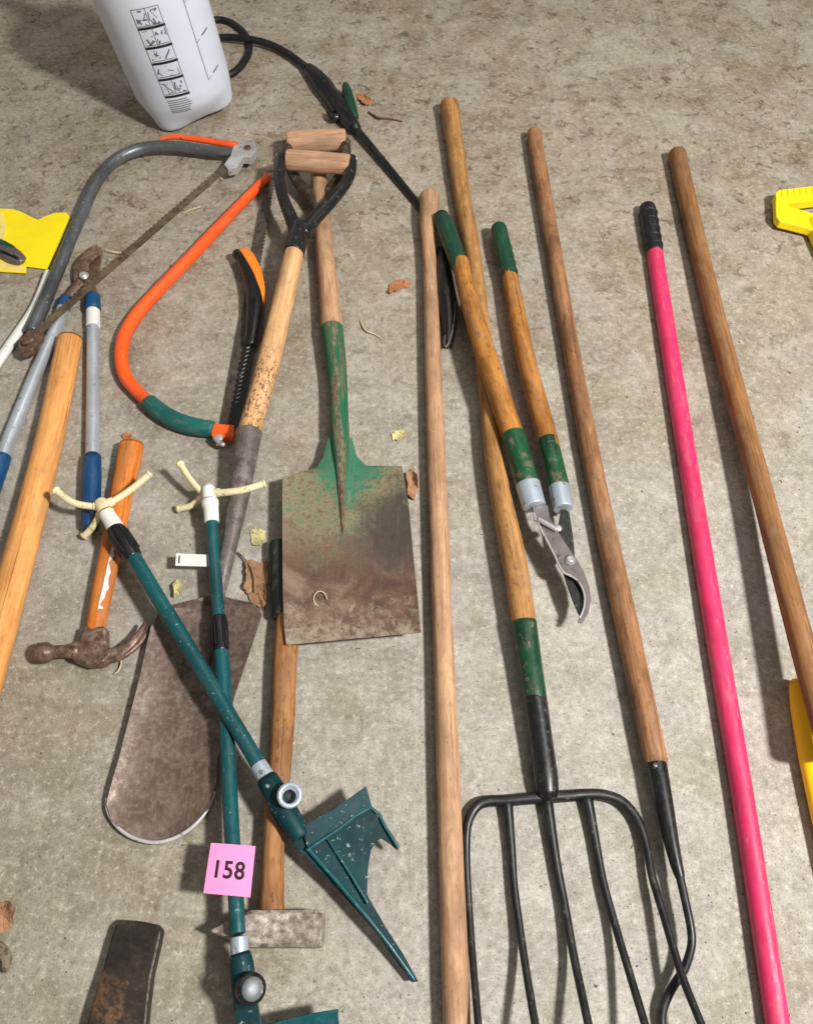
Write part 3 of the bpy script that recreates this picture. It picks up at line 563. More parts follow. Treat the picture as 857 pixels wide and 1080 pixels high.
# ------------------------------------------------------------------ splitting maul
t = thing('splitting_maul', G(290, 900), 'maul with worn wooden handle and grey wedge head under the teal poles', 'maul')
MB().px([(305, 645, .020, 13), (301, 681, .021, 13), (297, 781, .024, 12.2), (288.5, 883, .026, 11.6), (287, 935, .026, 13), (287, 962, .026, 13)], wob=.07, rounding=.2).build('handle', MAT['maul_wood'], t)
MB().px([(293, 572, .017, 10), (296, 610, .018, 11.5), (300, 652, .020, 13.2)], wob=.05, rounding=.3).build('shaded_end', MAT['maul_shade'], t, label='end of the maul handle with dark green shade coloured in')
hc = .029; hh = .050
def sec(x, y0, y1, z0, z1, ch):                          # one octagonal section of the head
    a = G(x, y0, hc); b = G(x, y1, hc); c = (a+b)/2; r = (a-b).length/2; k = ch
    pts = [(-r, -1+k), (-r, 1-k), (-r*(1-k), 1), (r*(1-k), 1), (r, 1-k), (r, -1+k), (r*(1-k), -1), (-r*(1-k), -1)]
    return [Vector((c.x, c.y+p, (z0+z1)/2+q*(z1-z0)/2)) for p, q in pts]
secs = [sec(226, 981, 984.5, .004, .052, .3), sec(240, 973, 990, .003, .053, .25), sec(266, 961, 999.5, .003, .054, .22), sec(318, 961, 999.5, .003, .054, .22), sec(333, 960, 1000, .002, .056, .34), sec(341, 961.5, 998.5, .003, .055, .40)]
vs = [p for s_ in secs for p in s_]; fs = []
for i in range(len(secs)-1):
    for k in range(8): fs.append((i*8+k, i*8+(k+1) % 8, (i+1)*8+(k+1) % 8, (i+1)*8+k))
fs.append(tuple(range(8))); fs.append(tuple(range(len(vs)-1, len(vs)-9, -1)))
MB().add(vs, fs, None, False).build('head', MAT['maul_steel'], t, bevel=.0018)

# ------------------------------------------------------------------ the two telescoping spike sprinklers
def prong(path, par):
    o = MB().px(path, seg=12, rounding=.5).build('sprinkler_arm', MAT['cream'], par)
    x, y, h, w = path[-1]; x2, y2, h2, w2 = path[-2]; d = Vector((x-x2, y-y2)).normalized()
    MB().px([(x-d.x*2.5, y-d.y*2.5, h, w+.9), (x+d.x*1.2, y+d.y*1.2, h, w+.9)], seg=12, rounding=.4, res=1).build('nozzle_tip', MAT['cream'], o)
    x, y, h, w = path[0]; x2, y2, h2, w2 = path[1]; d = Vector((x2-x, y2-y)).normalized()
    MB().px([(x+d.x*5, y+d.y*5, h, w+1.3), (x+d.x*11, y+d.y*11, (h+h2)/2, w+1.0)], seg=12, rounding=.2, res=1).build('arm_socket', MAT['cream'], o)
def ribbed(path, par, n=12, name='locking_collar'):
    o = MB().px(path, seg=20, rounding=.25).build(name, MAT['black_plastic'], par)
    a = G(*path[0][:3]); b = G(*path[-1][:3]); ax = (b-a).normalized(); sd = ax.cross(Vector((0, 0, 1))).normalized(); up = sd.cross(ax)
    r = path[0][3]*K(*path[0][:3])
    for k in range(n):
        A = 2*math.pi*k/n; d = sd*math.cos(A)+up*math.sin(A)
        p0 = a+(b-a)*.15+d*r*1.0; p1 = a+(b-a)*.8+d*r*.98
        MB().tube([p0, p1], [r*.13]*2, seg=6, res=1, rounding=.4).build('grip_ridge', MAT['black_plastic'], o)

A = thing('spike_sprinkler', G(210, 700), 'teal telescoping sprinkler lying diagonally on top with forked spike base at right', 'sprinkler', 'teal spike sprinklers')
prong([(110, 533, .062, 3.8), (98, 534, .062, 3.7), (77, 530, .066, 3.7), (59, 517, .075, 3.9)], A)
prong([(110, 533, .062, 3.8), (122, 527, .064, 3.7), (140, 515, .070, 3.7), (158, 500, .080, 3.6)], A)
prong([(111, 536, .055, 3.8), (104, 546, .045, 3.7), (96, 558, .028, 3.6), (88, 566, .014, 3.6)], A)
MB().px([(104, 528, .063, 6), (109, 534, .063, 8.2), (114, 543, .062, 8.4)], seg=18, rounding=.4).build('rotor_hub', MAT['cream'], A)
MB().px([(112, 541, .062, 8), (118, 550, .061, 8.6), (125, 562, .060, 9.4)], seg=18, rounding=.15).build('bearing', MAT['white_plastic'], A)
ribbed([(121, 558, .060, 10.4), (131, 573, .060, 11.4), (142, 589, .060, 9)], A)
MB().px([(139, 584, .060, 8.2), (178, 649, .060, 7.9)], seg=18, rounding=.1).build('upper_tube', MAT['teal'], A)
MB().px([(176, 646, .060, 8.6), (238, 748, .0605, 8.2), (276, 812, .061, 8.2)], seg=18, rounding=.1).build('lower_tube', MAT['teal'], A)
MB().px([(272, 806, .061, 9.2), (282, 822, .061, 9.6)], seg=18, rounding=.12).build('clamp_ring', MAT['collar'], A)
MB().px([(280, 819, .061, 11), (290, 836, .060, 13), (305, 862, .058, 12.5), (318, 884, .056, 10)], seg=18, rounding=.3).build('base_tube', MAT['teal_dark'], A)
# hose inlet: an open threaded ring standing up
c = G(305, 841, .062)
inl = MB().lathe(c, (.15, -.1, 1), [(0, .016), (.022, .016), (.022, .0195), (.032, .0195), (.034, .018), (.034, .0125), (.012, .0105)], 24).build('hose_inlet', MAT['collar'], A)
MB().lathe(c, (.15, -.1, 1), [(.010, .0105), (.0125, .0104), (.013, .0025)], 20).build('inlet_washer', MAT['black_rubber'], inl)
# folded sheet steel spike
sp = MB().plate([(283, 850, .058), (290, 867, .056), (320, 902, .052), (355, 937, .046), (396, 983, .034), (410, 1003, .027), (434, 1036, .016), (441, 1035, .016), (425, 1006, .022), (410, 983, .030), (387, 944, .040), (388, 916, .044), (391, 897, .046), (396, 887, .047), (402, 884, .047),
                 (411, 890, .046), (419, 897, .044), (421, 892, .045), (406, 872, .048), (391, 851, .052), (358, 872, .053), (326, 893, .054), (305, 858, .057)], .004)
sp = sp.build('spike_plate', MAT['teal_dark'], A, bevel=.001)
MB().plate([(324, 896, .057), (319, 871, .066), (352, 853, .067), (386, 829, .068), (392, 850, .058), (358, 872, .057)], .003).build('step_plate', MAT['teal_dark'], A, bevel=.001)
MB().px([(323, 897, .057, 2), (358, 873.5, .057, 2), (391, 851.5, .056, 2), (406, 872, .052, 2), (420, 894, .048, 2)], seg=8, rounding=.5, res=2).build('folded_edge', MAT['teal'], sp)
MB().px([(326, 897, .055, 2.2), (352, 926, .050, 2.4), (386, 966, .042, 2.6), (412, 999, .031, 2.6), (437, 1034, .019, 2.8)], seg=8, rounding=.5).build('folded_edge', MAT['teal'], sp)
MB().px([(345, 884, .054, 1.6), (368, 920, .048, 1.6), (388, 953, .041, 1.8)], seg=8, rounding=.5).build('stiffening_rib', MAT['teal'], sp)

B = thing('spike_sprinkler', G(240, 800), 'teal telescoping sprinkler lying upright in view beneath the diagonal one', 'sprinkler', 'teal spike sprinklers')
prong([(221, 520, .050, 3.8), (236, 519.5, .058, 4), (256, 517, .066, 3.9), (279, 510, .066, 3.6)], B)
prong([(220, 521, .040, 3.6), (210, 516, .046, 3.4), (199, 503, .056, 3.3), (190, 489, .068, 3.6)], B)
prong([(220, 522, .034, 3.6), (211, 527, .026, 3.5), (200, 534, .016, 3.5), (187, 537, .010, 3.6)], B)
MB().px([(219.5, 512, .052, 6), (220.5, 520, .050, 7.4), (221.5, 530, .047, 7.6)], seg=18, rounding=.3).build('rotor_hub', MAT['white_plastic'], B)
MB().px([(221.5, 528, .047, 9), (222, 533, .046, 9), (222.5, 536, .046, 8), (223.5, 551, .043, 7.8)], seg=18, rounding=.12, res=3).build('bearing', MAT['white_plastic'], B)
MB().px([(223.3, 548, .043, 6.2), (226, 590, .040, 6.4), (231, 652, .042, 6.8)], seg=18, rounding=.1).build('upper_tube', MAT['teal'], B)
ribbed([(230.6, 650, .042, 8.2), (232, 668, .042, 9), (233, 688, .043, 8.4)], B)
MB().px([(233, 686, .043, 8), (238, 750, .044, 8.2), (243, 850, .052, 8.2), (251, 985, .067, 8.2)], seg=18, rounding=.1).build('lower_tube', MAT['teal'], B)
MB().px([(252, 988, .067, 9.2), (253, 1007, .067, 9.6)], seg=18, rounding=.12).build('clamp_ring', MAT['collar'], B)
MB().px([(253, 1004, .067, 10.5), (255, 1018, .066, 12.5), (258, 1045, .063, 13.5), (261, 1062, .060, 12)], seg=18, rounding=.25).build('base_tube', MAT['teal_dark'], B)
c = G(260, 1042, .068)
inl = MB().lathe(c, (.45, -.05, 1), [(0, .017), (.016, .017), (.016, .0205), (.028, .0205), (.030, .019)], 24).build('hose_inlet', MAT['black_plastic'], B)
MB().lathe(c+Vector((.45, -.05, 1)).normalized()*.0305, (.45, -.05, 1), [(0, .0155), (.003, .015), (.0055, .010), (.0062, .004)], 24).build('inlet_cap', MAT['cap'], inl)
sp = MB().plate([(246, 1058, .060), (272, 1058, .060), (277, 1085, .055), (284, 1130, .045), (278, 1160, .04), (262, 1160, .04), (252, 1110, .05)], .005).build('spike_plate', MAT['teal_dark'], B, bevel=.001)
MB().plate([(276, 1084, .060), (288, 1079, .062), (322, 1071, .064), (356, 1065.5, .066), (358, 1086, .052), (320, 1095, .052), (280, 1100, .052)], .003).build('step_plate', MAT['teal'], B, bevel=.001)
MB().px([(281, 1082, .062, 1.7), (320, 1072, .0645, 1.7), (357, 1066, .0665, 1.7)], seg=8, rounding=.5, res=2).build('folded_edge', MAT['teal'], sp)

# pink note with a number on the upright sprinkler tube
C4 = [(222.5, 889, .0735), (269.5, 892.5, .0765), (264, 946.5, .081), (214.5, 942, .078)]
def NP(u, v, dz=0):
    q = [G(*c) for c in C4]; p = q[0].lerp(q[1], u).lerp(q[3].lerp(q[2], u), v)
    p.z += .002*(1-(2*u-1.05)**2)*.8  + dz; return p
note = MB().grid([[NP(i/10, j/10) for i in range(11)] for j in range(11)]).build('sticky_note', MAT['note'], None, solid=.0003)
tag(note, 'pink paper note with black number 158 on a teal tube', 'note')
cu = bpy.data.curves.new('number', 'FONT'); cu.body = '158'; cu.size = 1; cu.offset = .02; cu.space_character = 1.08; cu.resolution_u = 4
tmp = bpy.data.objects.new('number', cu); COL.objects.link(tmp); bpy.context.view_layer.update()
tm = bpy.data.meshes.new_from_object(tmp.evaluated_get(bpy.context.evaluated_depsgraph_get()))
xs = [v.co.x for v in tm.vertices]; ys = [v.co.y for v in tm.vertices]; x0, x1, y0, y1 = min(xs), max(xs), min(ys), max(ys)
bm = bmesh.new(); bm.from_mesh(tm); bmesh.ops.triangulate(bm, faces=bm.faces); bm.to_mesh(tm); bm.free()
m = MB(); m.add([NP(.19+.64*(v.co.x-x0)/(x1-x0), .69-.36*(v.co.y-y0)/(y1-y0), .0006) for v in tm.vertices], [tuple(p.vertices) for p in tm.polygons], None, False)
bpy.data.objects.remove(tmp); m.build('printed_number', MAT['ink'], note)
m = MB(); m.grid([[NP(.20+.62*i/8, v_, .0005) for i in range(9)] for v_ in (.815, .825)]); m.build('printed_line', MAT['note'], note)

# ------------------------------------------------------------------ claw hammer
t = thing('claw_hammer', G(100, 600), 'claw hammer with orange lacquered handle and rusty brown head', 'hammer')
hd = MB().px([(139, 467, .018, 13), (136, 485, .018, 13), (128, 523, .018, 11.6), (116, 586, .019, 11.4), (104, 645, .021, 10.6), (100, 668, .022, 9.6)], wob=.03, rounding=.35, squash=.85, seg=20).build('handle', MAT['hammer_wood'], t)
# worn white sticker
rows = []
for j in range(13):
    f_ = j/12; x = 117.5-15*f_; y = 576+66*f_; row = []
    for i in range(6):
        u = (i/5-.5)*2; wj = 5.6*(.75+.9*noise.noise(Vector((j*1.7, (1 if u > 0 else -1)*2, 1.3))))
        X = x+u*wj; row.append(G(X, y, .0188+.0014*f_+.0162*math.sqrt(max(.05, 1-(u*wj/11.4)**2))))
    rows.append(row)
MB().grid(rows).build('worn_sticker', MAT['white_plastic'], hd)
a = G(38.5, 689, .022); b_ = G(84, 686, .022); ax = b_-a; k = K(60, 688, .02)
MB().lathe(a, ax, [(0, 7*k), (.3*k, 9.4*k), (1.6*k, 10.8*k), (2.2*k, 11*k), (12*k, 11*k), (12.8*k, 10.6*k), (15*k, 8.4*k), (18*k, 7*k), (32*k, 7*k), (40*k, 9*k), (46*k, 10*k)], 24).build('striking_face', MAT['hammer_steel'], t)
MB().plate([(89, 660, .035), (111, 660, .035), (112, 678, .036), (117, 690, .036), (108, 699, .036), (90, 700.5, .036), (76, 695, .034), (74, 684, .034), (84, 676, .036)], .028).build('cheek', MAT['hammer_steel'], t, bevel=.0035)
for dz, ox, oy in ((.0085, 0, 0), (-.0085, 4.5, 3.5)):
    MB().px([(104, 690, .022+dz*.3, 10.2), (118+ox*.4, 691+oy*.2, .022+dz*.7, 8.2), (132+ox*.7, 684+oy*.6, .022+dz*1.1, 6.0), (145+ox*.9, 671+oy*.9, .022+dz*1.2, 4.2), (153.5+ox, 656.5+oy, .022+dz*1.25, 1.9)], seg=10, rounding=.4, squash=.5).build('claw', MAT['hammer_steel'], t)

# thick orange wooden handle
o = MB().px([(73.5, 360, .024, 12.6), (72, 368, .024, 13), (52, 465, .024, 14.6), (20, 590, .024, 16.6), (-14, 715, .024, 18), (-50, 830, .024, 18)], wob=.02, rounding=.22, squash=.92, seg=20).build('wooden_stave', MAT['orange_wood'])
tag(o, 'thick smooth orange wooden handle with square cut end at left edge', 'stave')

# ------------------------------------------------------------------ aluminium lopper with blue grips
t = thing('aluminium_lopper', G(85, 380), 'aluminium lopper with blue grips and rusty open jaws under the saw blade', 'lopper')
MB().px([(68, 318, .014, 6), (62, 338, .014, 6.4), (38, 395, .014, 6.8), (12, 458, .014, 7), (2, 484, .014, 7)], seg=16, rounding=.2).build('tube', MAT['aluminium'], t)
MB().px([(98, 322, .014, 6), (98, 400, .014, 6.6), (97.5, 486, .014, 7.2)], seg=16, rounding=.2).build('tube', MAT['aluminium'], t)
MB().px([(71, 314, .014, 6.8), (66, 325.5, .014, 7.2)], seg=18, rounding=.2).build('collar', MAT['blue'], t)
MB().px([(97.5, 312, .014, 8), (98, 327, .014, 8.4)], seg=18, rounding=.2).build('collar', MAT['blue'], t)
MB().px([(98.3, 328, .014, 7.2), (98.4, 345, .014, 7.2)], seg=18, rounding=.15).build('tube_sleeve', MAT['white_plastic'], t)
g1 = MB().px([(4, 480, .016, 8.6), (-8, 512, .016, 10), (-26, 562, .016, 10)], seg=18, rounding=.3).build('grip', MAT['blue'], t)
g2 = MB().px([(98, 479, .016, 8.6), (97, 500, .016, 10), (96, 535, .016, 10), (95, 559, .016, 8.5)], seg=20, rounding=.5).build('grip', MAT['blue'], t)
for r in range(8):
    for cidx in range(3):
        c = G(93.5+cidx*4-r*.1, 499+r*3.6+(cidx % 2)*1.8, .0292-.0012*abs(cidx-1)); MB().lathe(c, (0, 0, 1), [(-.002, .0016), (.0006, .0014), (.001, .0006)], 8).build('grip_stud', MAT['blue_stud'], g2)
m = MB().plate([(77, 286, .020), (79, 276, .020), (86, 267, .020), (95, 260, .020), (102, 258, .020), (108, 262, .020), (107, 268, .020), (100, 271, .020), (94, 278, .020), (93, 288, .020), (90, 297, .020), (83, 303, .020), (78, 296, .020)], .006)
m.build('blade', MAT['rust'], t, bevel=.0015)
m = MB().plate([(92, 290, .013), (95, 279, .013), (101, 268, .013), (107, 262, .013), (106, 276, .013), (104, 288, .013), (101, 297, .013), (99, 308, .013), (93, 308, .013), (90, 298, .013)], .006)
m.build('hook', MAT['rust'], t, bevel=.0015)
MB().px([(88, 295, .018, 6.2), (80, 303, .017, 6), (71, 315, .015, 5.6)], seg=12, squash=.6, rounding=.4).build('shank', MAT['rust'], t)
MB().px([(92, 297, .013, 6), (96, 306, .013, 6), (98, 315, .014, 6)], seg=12, squash=.6, rounding=.4).build('shank', MAT['rust'], t)
MB().lathe(G(88.5, 291.5, .019), (0, 0, 1), [(0, .0125), (.003, .0125), (.0036, .0095), (.008, .009), (.009, .006)], 16).build('pivot_bolt', MAT['steel'], t)

# ------------------------------------------------------------------ grey tube bow saw
t = thing('bow_saw', G(110, 230), 'large bow saw with bent grey tube frame and orange tension lever', 'saw')
MB().px([(250, 161, .030, 4.9), (225, 159.5, .030, 5.5), (190, 155, .030, 5.8), (160, 155, .030, 6.0), (136, 161, .030, 6.2), (116, 174, .030, 6.2), (101, 194, .030, 6.0), (89, 220, .030, 6.0), (75, 252, .030, 6.0), (61, 286, .030, 6.5), (46, 322, .031, 7.0), (33, 350, .031, 7.0)], seg=16, rounding=.3).build('frame', MAT['grey_tube'], t)
MB().px([(168, 147, .036, 2), (182, 144.5, .040, 3), (198, 145.5, .041, 3.4), (222, 149, .040, 3.8), (250, 153.5, .038, 4.4)], seg=12, rounding=.4, squash=.8).build('tension_lever', MAT['orange_paint'], t)
cl = MB().plate([(246, 154, .044), (256, 149, .044), (269, 149.5, .044), (271, 158, .044), (264, 166, .044), (256, 165, .044), (250, 176, .044), (240, 178, .044), (236, 173, .044), (243, 164, .044)], .022).build('blade_clamp', MAT['steel'], t, bevel=.002)
MB().lathe(G(261, 156, .044), (0, 0, 1), [(0, .009), (.003, .009), (.004, .006)], 14).build('clamp_rivet', MAT['rust'], cl)
def saw_strip(p0, p1, h0, h1, w0, tooth, th, side=1):
    a = G(*p0, h0); b = G(*p1, h1); d = (b-a); L = d.length; d.normalize(); sd = d.cross(Vector((0, 0, 1))).normalized()*side
    n = int(L/tooth); up = []
    for i in range(n+1):
        up.append(a+d*(L*i/n)+sd*(w0+(tooth*.7 if i % 2 else 0)))
    m = MB(); vs = []; fs = []
    for i, p in enumerate(up):
        q = a+d*(L*i/n)-sd*w0
        vs += [p+Vector((0, 0, th/2)), q+Vector((0, 0, th/2)), p-Vector((0, 0, th/2)), q-Vector((0, 0, th/2))]
    for i in range(n):
        k = i*4; fs += [(k, k+1, k+5, k+4), (k+2, k+6, k+7, k+3), (k, k+4, k+6, k+2), (k+1, k+3, k+7, k+5)]
    fs += [(0, 2, 3, 1), (n*4, n*4+1, n*4+3, n*4+2)]
    return m.add(vs, fs, None, False)
saw_strip((244, 172), (22, 366), .036, .034, .0095, .007, .0016, 1).build('blade', MAT['saw_blade'], t)
MB().plate([(18, 360, .042), (30, 348, .042), (44, 345, .042), (44, 356, .042), (34, 368, .042), (22, 372, .042)], .020).build('end_clamp', MAT['rust'], t, bevel=.002)
MB().px([(24, 363, .047, 2.4), (36, 358, .047, 2.4)], seg=10, rounding=.4).build('blade_pin', MAT['rust'], t)

# ------------------------------------------------------------------ orange framed saw with teal grip
t = thing('orange_bow_saw', G(180, 330), 'orange framed bow saw with teal hand grip', 'saw')
MB().px([(283, 186, .018, 4.3), (262, 207, .018, 5.3), (230, 240, .018, 6.0), (200, 272, .018, 6.4), (168, 305, .018, 6.7), (145, 331, .018, 7.1), (132, 353, .018, 7.2), (128, 375, .018, 7.2), (132, 396, .018, 7.1), (144, 412, .018, 6.9), (160, 427, .018, 6.5)], seg=16, rounding=.35).build('frame', MAT['orange_paint'], t)
MB().px([(156, 423, .018, 8.8), (170, 435, .018, 9.6), (186, 444, .018, 9.8), (205, 450, .018, 9.6), (226, 453, .018, 8.8)], seg=18, rounding=.3).build('grip', MAT['teal_grip'], t)
MB().plate([(223, 446, .026), (247, 448, .026), (246, 461, .026), (223, 460, .026)], .016).build('blade_bracket', MAT['orange_paint'], t, bevel=.002)
bo = MB().lathe(G(231, 463, .022), (0, 0, 1), [(0, .009), (.005, .009), (.007, .006)], 14).build('tension_bolt', MAT['steel'], t)
MB().px([(226, 461, .028, 2.6), (231, 466, .028, 3), (237, 470, .026, 2.4)], seg=10, rounding=.5).build('wing_nut', MAT['steel'], bo)
saw_strip((285, 188), (237, 458), .012, .012, .0105, .006, .0014, -1).build('blade', MAT['dark_blade'], t)
MB().lathe(G(284, 187, .016), (0, 0, 1), [(0, .007), (.006, .007), (.008, .004)], 12).build('blade_pin', MAT['steel'], t)

# pruning saw with black handle and orange inlay, under the spade shaft
t = thing('pruning_saw', G(262, 340), 'black pruning saw with curved orange inlaid handle', 'saw')
hd = MB().px([(248, 266, .026, 5), (257, 275, .026, 7.2), (266, 296, .026, 9), (270, 318, .026, 10), (268, 345, .024, 9), (264, 366, .022, 7)], seg=18, rounding=.5).build('handle', MAT['black_plastic'], t)
MB().px([(254, 264, .031, 5.5), (261, 271, .033, 7.6), (268.5, 288, .034, 8), (273, 308, .034, 7), (273.5, 322, .032, 5.6)], seg=14, rounding=.3, squash=.6).build('inlay', MAT['orange_plastic'], hd)
saw_strip((267, 352), (246, 462), .024, .016, .0105, .0075, .003, 1).build('blade', MAT['black_steel'], t)
for k in range(15):
    f_ = k/14; c = G(263-13*f_, 362+62*f_, .0262-.005*f_)
    MB().box(c, .0075, .0022, .001, (.8, .5, 0)).build('etched_mark', MAT['steel'], t)
MB().lathe(G(267, 352, .028), (0, 0, 1), [(0, .006), (.003, .006), (.0045, .003)], 12).build('blade_screw', MAT['steel'], t)

# ------------------------------------------------------------------ white pump sprayer with hose and wand
from mathutils import Matrix
base = G(202, 116, 0); TR = .131; PH0 = math.radians(-118)
TM = Matrix.Translation(base+Vector((0, 0, .0125))) @ Matrix.Rotation(math.radians(-6.5), 4, 'Y')   # the tank leans on one foot of its base
TI = TM.inverted()
t = thing('pump_sprayer', base, 'white plastic garden sprayer tank with printed panel and black hose', 'sprayer')
def tank_r(z, ph):
    lob = (.5+.5*math.cos(3*(ph-PH0)))**1.5
    if z > .075: return TR*(1+.06*(z-.075)/.3)
    f_ = 1-z/.075; return TR*(1-(.42-.34*lob)*f_**1.4)
zs = [0, .004, .012, .022, .034, .046, .06, .075, .1, .15, .2, .26, .32, .38, .40, .42, .44, .452, .458]
seg = 72; vs = []; fs = []
for z in zs:
    for k in range(seg):
        ph = 2*math.pi*k/seg; r = tank_r(min(z, .38), ph)
        if z < .006: r *= .96+.04*z/.006
        if z > .38: r *= {.40: .985, .42: .93, .44: .80, .452: .62, .458: .42}[z]
        vs.append(TM @ Vector((math.cos(ph)*r, math.sin(ph)*r, z)))
for i in range(len(zs)-1):
    for k in range(seg):
        a = i*seg+k; b_ = i*seg+(k+1) % seg; fs.append((a, b_, b_+seg, a+seg))
fs.append(tuple(range(seg-1, -1, -1))); fs.append(tuple(range((len(zs)-1)*seg, len(zs)*seg)))
M = NT('translucent_white_tank'); n = M.noise(M.rod((9, 9, 9)), 1.0, 3, .5)
M.out(M.ramp(n, [(.3, lin(206, 212, 226)), (.7, lin(218, 223, 234))]), .42, 0, .4)
M.b.inputs['Subsurface Weight'].default_value = .25; M.b.inputs['Subsurface Radius'].default_value = (.02, .02, .022); M.b.inputs['Subsurface Scale'].default_value = .5
tank = MB().add(vs, fs).build('tank', M.m, t)
UPT = TM.to_3x3() @ Vector((0, 0, 1)); SDT = TM.to_3x3() @ Vector((1, 0, 0))
MB().lathe(TM @ Vector((0, 0, .456)), UPT, [(0, .056), (.03, .056), (.034, .052), (.034, .02), (.10, .018), (.10, .016)], 32).build('pump_cap', MAT['black_plastic'], t)
pc = TM @ Vector((0, 0, .565)); MB().tube([pc-SDT*.07, pc+SDT*.07], [.016, .016], seg=14).build('pump_handle', MAT['black_plastic'], t)
def TC(px, py, dr=.0008):                                # a point on the tank wall: (angle, height)
    d = TI.to_3x3() @ ray(px, py); o = TI @ Vector((0, 0, CH)); R_ = TR*1.02+dr
    a = d.x**2+d.y**2; b_ = 2*(o.x*d.x+o.y*d.y); c = o.x**2+o.y**2-R_**2; D = b_*b_-4*a*c
    tt = (-b_-math.sqrt(max(D, 0)))/(2*a); p = o+d*tt
    return math.atan2(p.y, p.x), p.z
def wall(ph, z, dr): r = tank_r(max(z, 0), ph)+dr; return TM @ Vector((math.cos(ph)*r, math.sin(ph)*r, z))
def stripe(m, p, q, w, dr=.0007, n=8):                   # a printed stroke from p to q in (angle*R, height) metres
    P = Vector((p[0]*TR, p[1])); Q = Vector((q[0]*TR, q[1])); d = (Q-P); s_ = Vector((-d.y, d.x)).normalized()*w/2
    rows = []
    for sgn in (-1, 1):
        rows.append([wall((P+d*(i/n)+s_*sgn).x/TR, (P+d*(i/n)+s_*sgn).y, dr) for i in range(n+1)])
    m.grid(rows, False)
a0, z0 = TC(138, 10); a1, _ = TC(165.5, 3); _, zb = TC(177, 103)
aR, _ = TC(202, 97)
w_ = (a1-a0)*TR; Hh = z0-zb
panel = MB(); fine = MB()
cells = [0, .20, .405, .60, .80, 1.02]
rng = random.Random(3)
def P(u, v): return (a0+(a1-a0)*u, z0-Hh*v)
stripe(panel, P(0, 0), P(0, 1.0), .0016); stripe(panel, P(1, 0), P(1, 1.0), .0012); stripe(panel, P(0, 0), P(1, 0), .0016)
for v in (.205, .42, .60, .79, 1.0):
    dark = MB(); stripe(dark, P(-.02, v), P(1.03, v), .0062); dark.build('printed_bar', MAT['ink'], tank)
for v0, v1 in ((.0, .20), (.21, .41), (.80, .99)): stripe(panel, P(.5, v0), P(.5, v1), .0014)
for (u0, u1, v0, v1) in ((.06, .46, .02, .18), (.54, .95, .02, .18), (.06, .46, .23, .39), (.54, .95, .23, .39), (.08, .92, .45, .57), (.08, .92, .63, .76), (.06, .46, .83, .97), (.54, .95, .83, .97)):
    for k in range(8):                                   # small pictograms: strokes in each cell
        u = rng.uniform(u0, u1); v = rng.uniform(v0, v1); u2 = min(u1, max(u0, u+rng.uniform(-.25, .25))); v2 = min(v1, max(v0, v+rng.uniform(-.09, .09)))
        stripe(fine, P(u, v), P(u2, v2+.005), rng.choice((.0012, .002, .0034)), n=3)
    stripe(fine, P(u0, v1), P(u1, v1), .0016, n=4)
for k in range(7):
    v = 1.05+k*.026; stripe(fine, P(.02, v), P(rng.uniform(.75, 1.05), v), .0022, n=6)
panel.build('printed_panel', MAT['ink_grey'], tank); tag(fine.build('printed_pictograms', MAT['ink_grey'], tank), None, None, kind='stuff')
gauge = MB(); aa, zz = TC(193, 3); ab, zc = TC(221, 84); am = (aa+ab)/2
stripe(gauge, (am, zz+.04), (am, zc), .0016, n=3); 
for f_ in (0, .5, 1):
    z = zc+(zz-zc)*f_; stripe(gauge, (am, z), (am+.10, z+.004), .0012); stripe(gauge, (am+.16, z+.008), (am+.36, z+.012), .004)
gauge.build('volume_scale', MAT['ink_grey'], tank)
# hose, wand
MB().px([(196, 30, .03, 3.6), (212, 24, .012, 3.6), (230, 21, .007, 3.6), (245, 25, .007, 3.6), (259, 37, .008, 3.6), (263, 52, .008, 3.6), (257, 66, .008, 3.6), (244, 78, .008, 3.6), (225, 82, .008, 3.6), (206, 66, .010, 3.6), (216, 46, .013, 3.6), (233, 39.5, .016, 3.6), (261, 41, .022, 3.6), (285, 47, .018, 3.6), (305, 57.5, .016, 3.6), (328, 75, .018, 3.8)], seg=12, rounding=.3).build('hose', MAT['black_rubber'], t)
gp = MB().px([(324, 71, .018, 5), (332, 79, .020, 7.6), (341, 90, .021, 9.6), (350, 102, .021, 9), (360, 115, .021, 10), (369, 128, .020, 8.4), (377, 138, .018, 5)], seg=18, rounding=.5).build('wand_grip', MAT['black_plastic'], t)
MB().px([(364, 89, .036, 3.4), (366, 97, .036, 5.4), (369.5, 111, .032, 6), (374, 126, .024, 5)], seg=12, rounding=.5).build('trigger', MAT['grip_green'], gp)
MB().px([(346, 118, .020, 3), (352, 124, .020, 4.2), (358, 122, .020, 4)], seg=10, rounding=.5).build('lock_clip', MAT['black_plastic'], gp)
MB().px([(374, 134, .018, 4), (407, 174, .012, 4), (441, 216, .0075, 3.8), (447, 228, .0065, 3.6)], seg=12, rounding=.3).build('wand', MAT['black_plastic'], t)

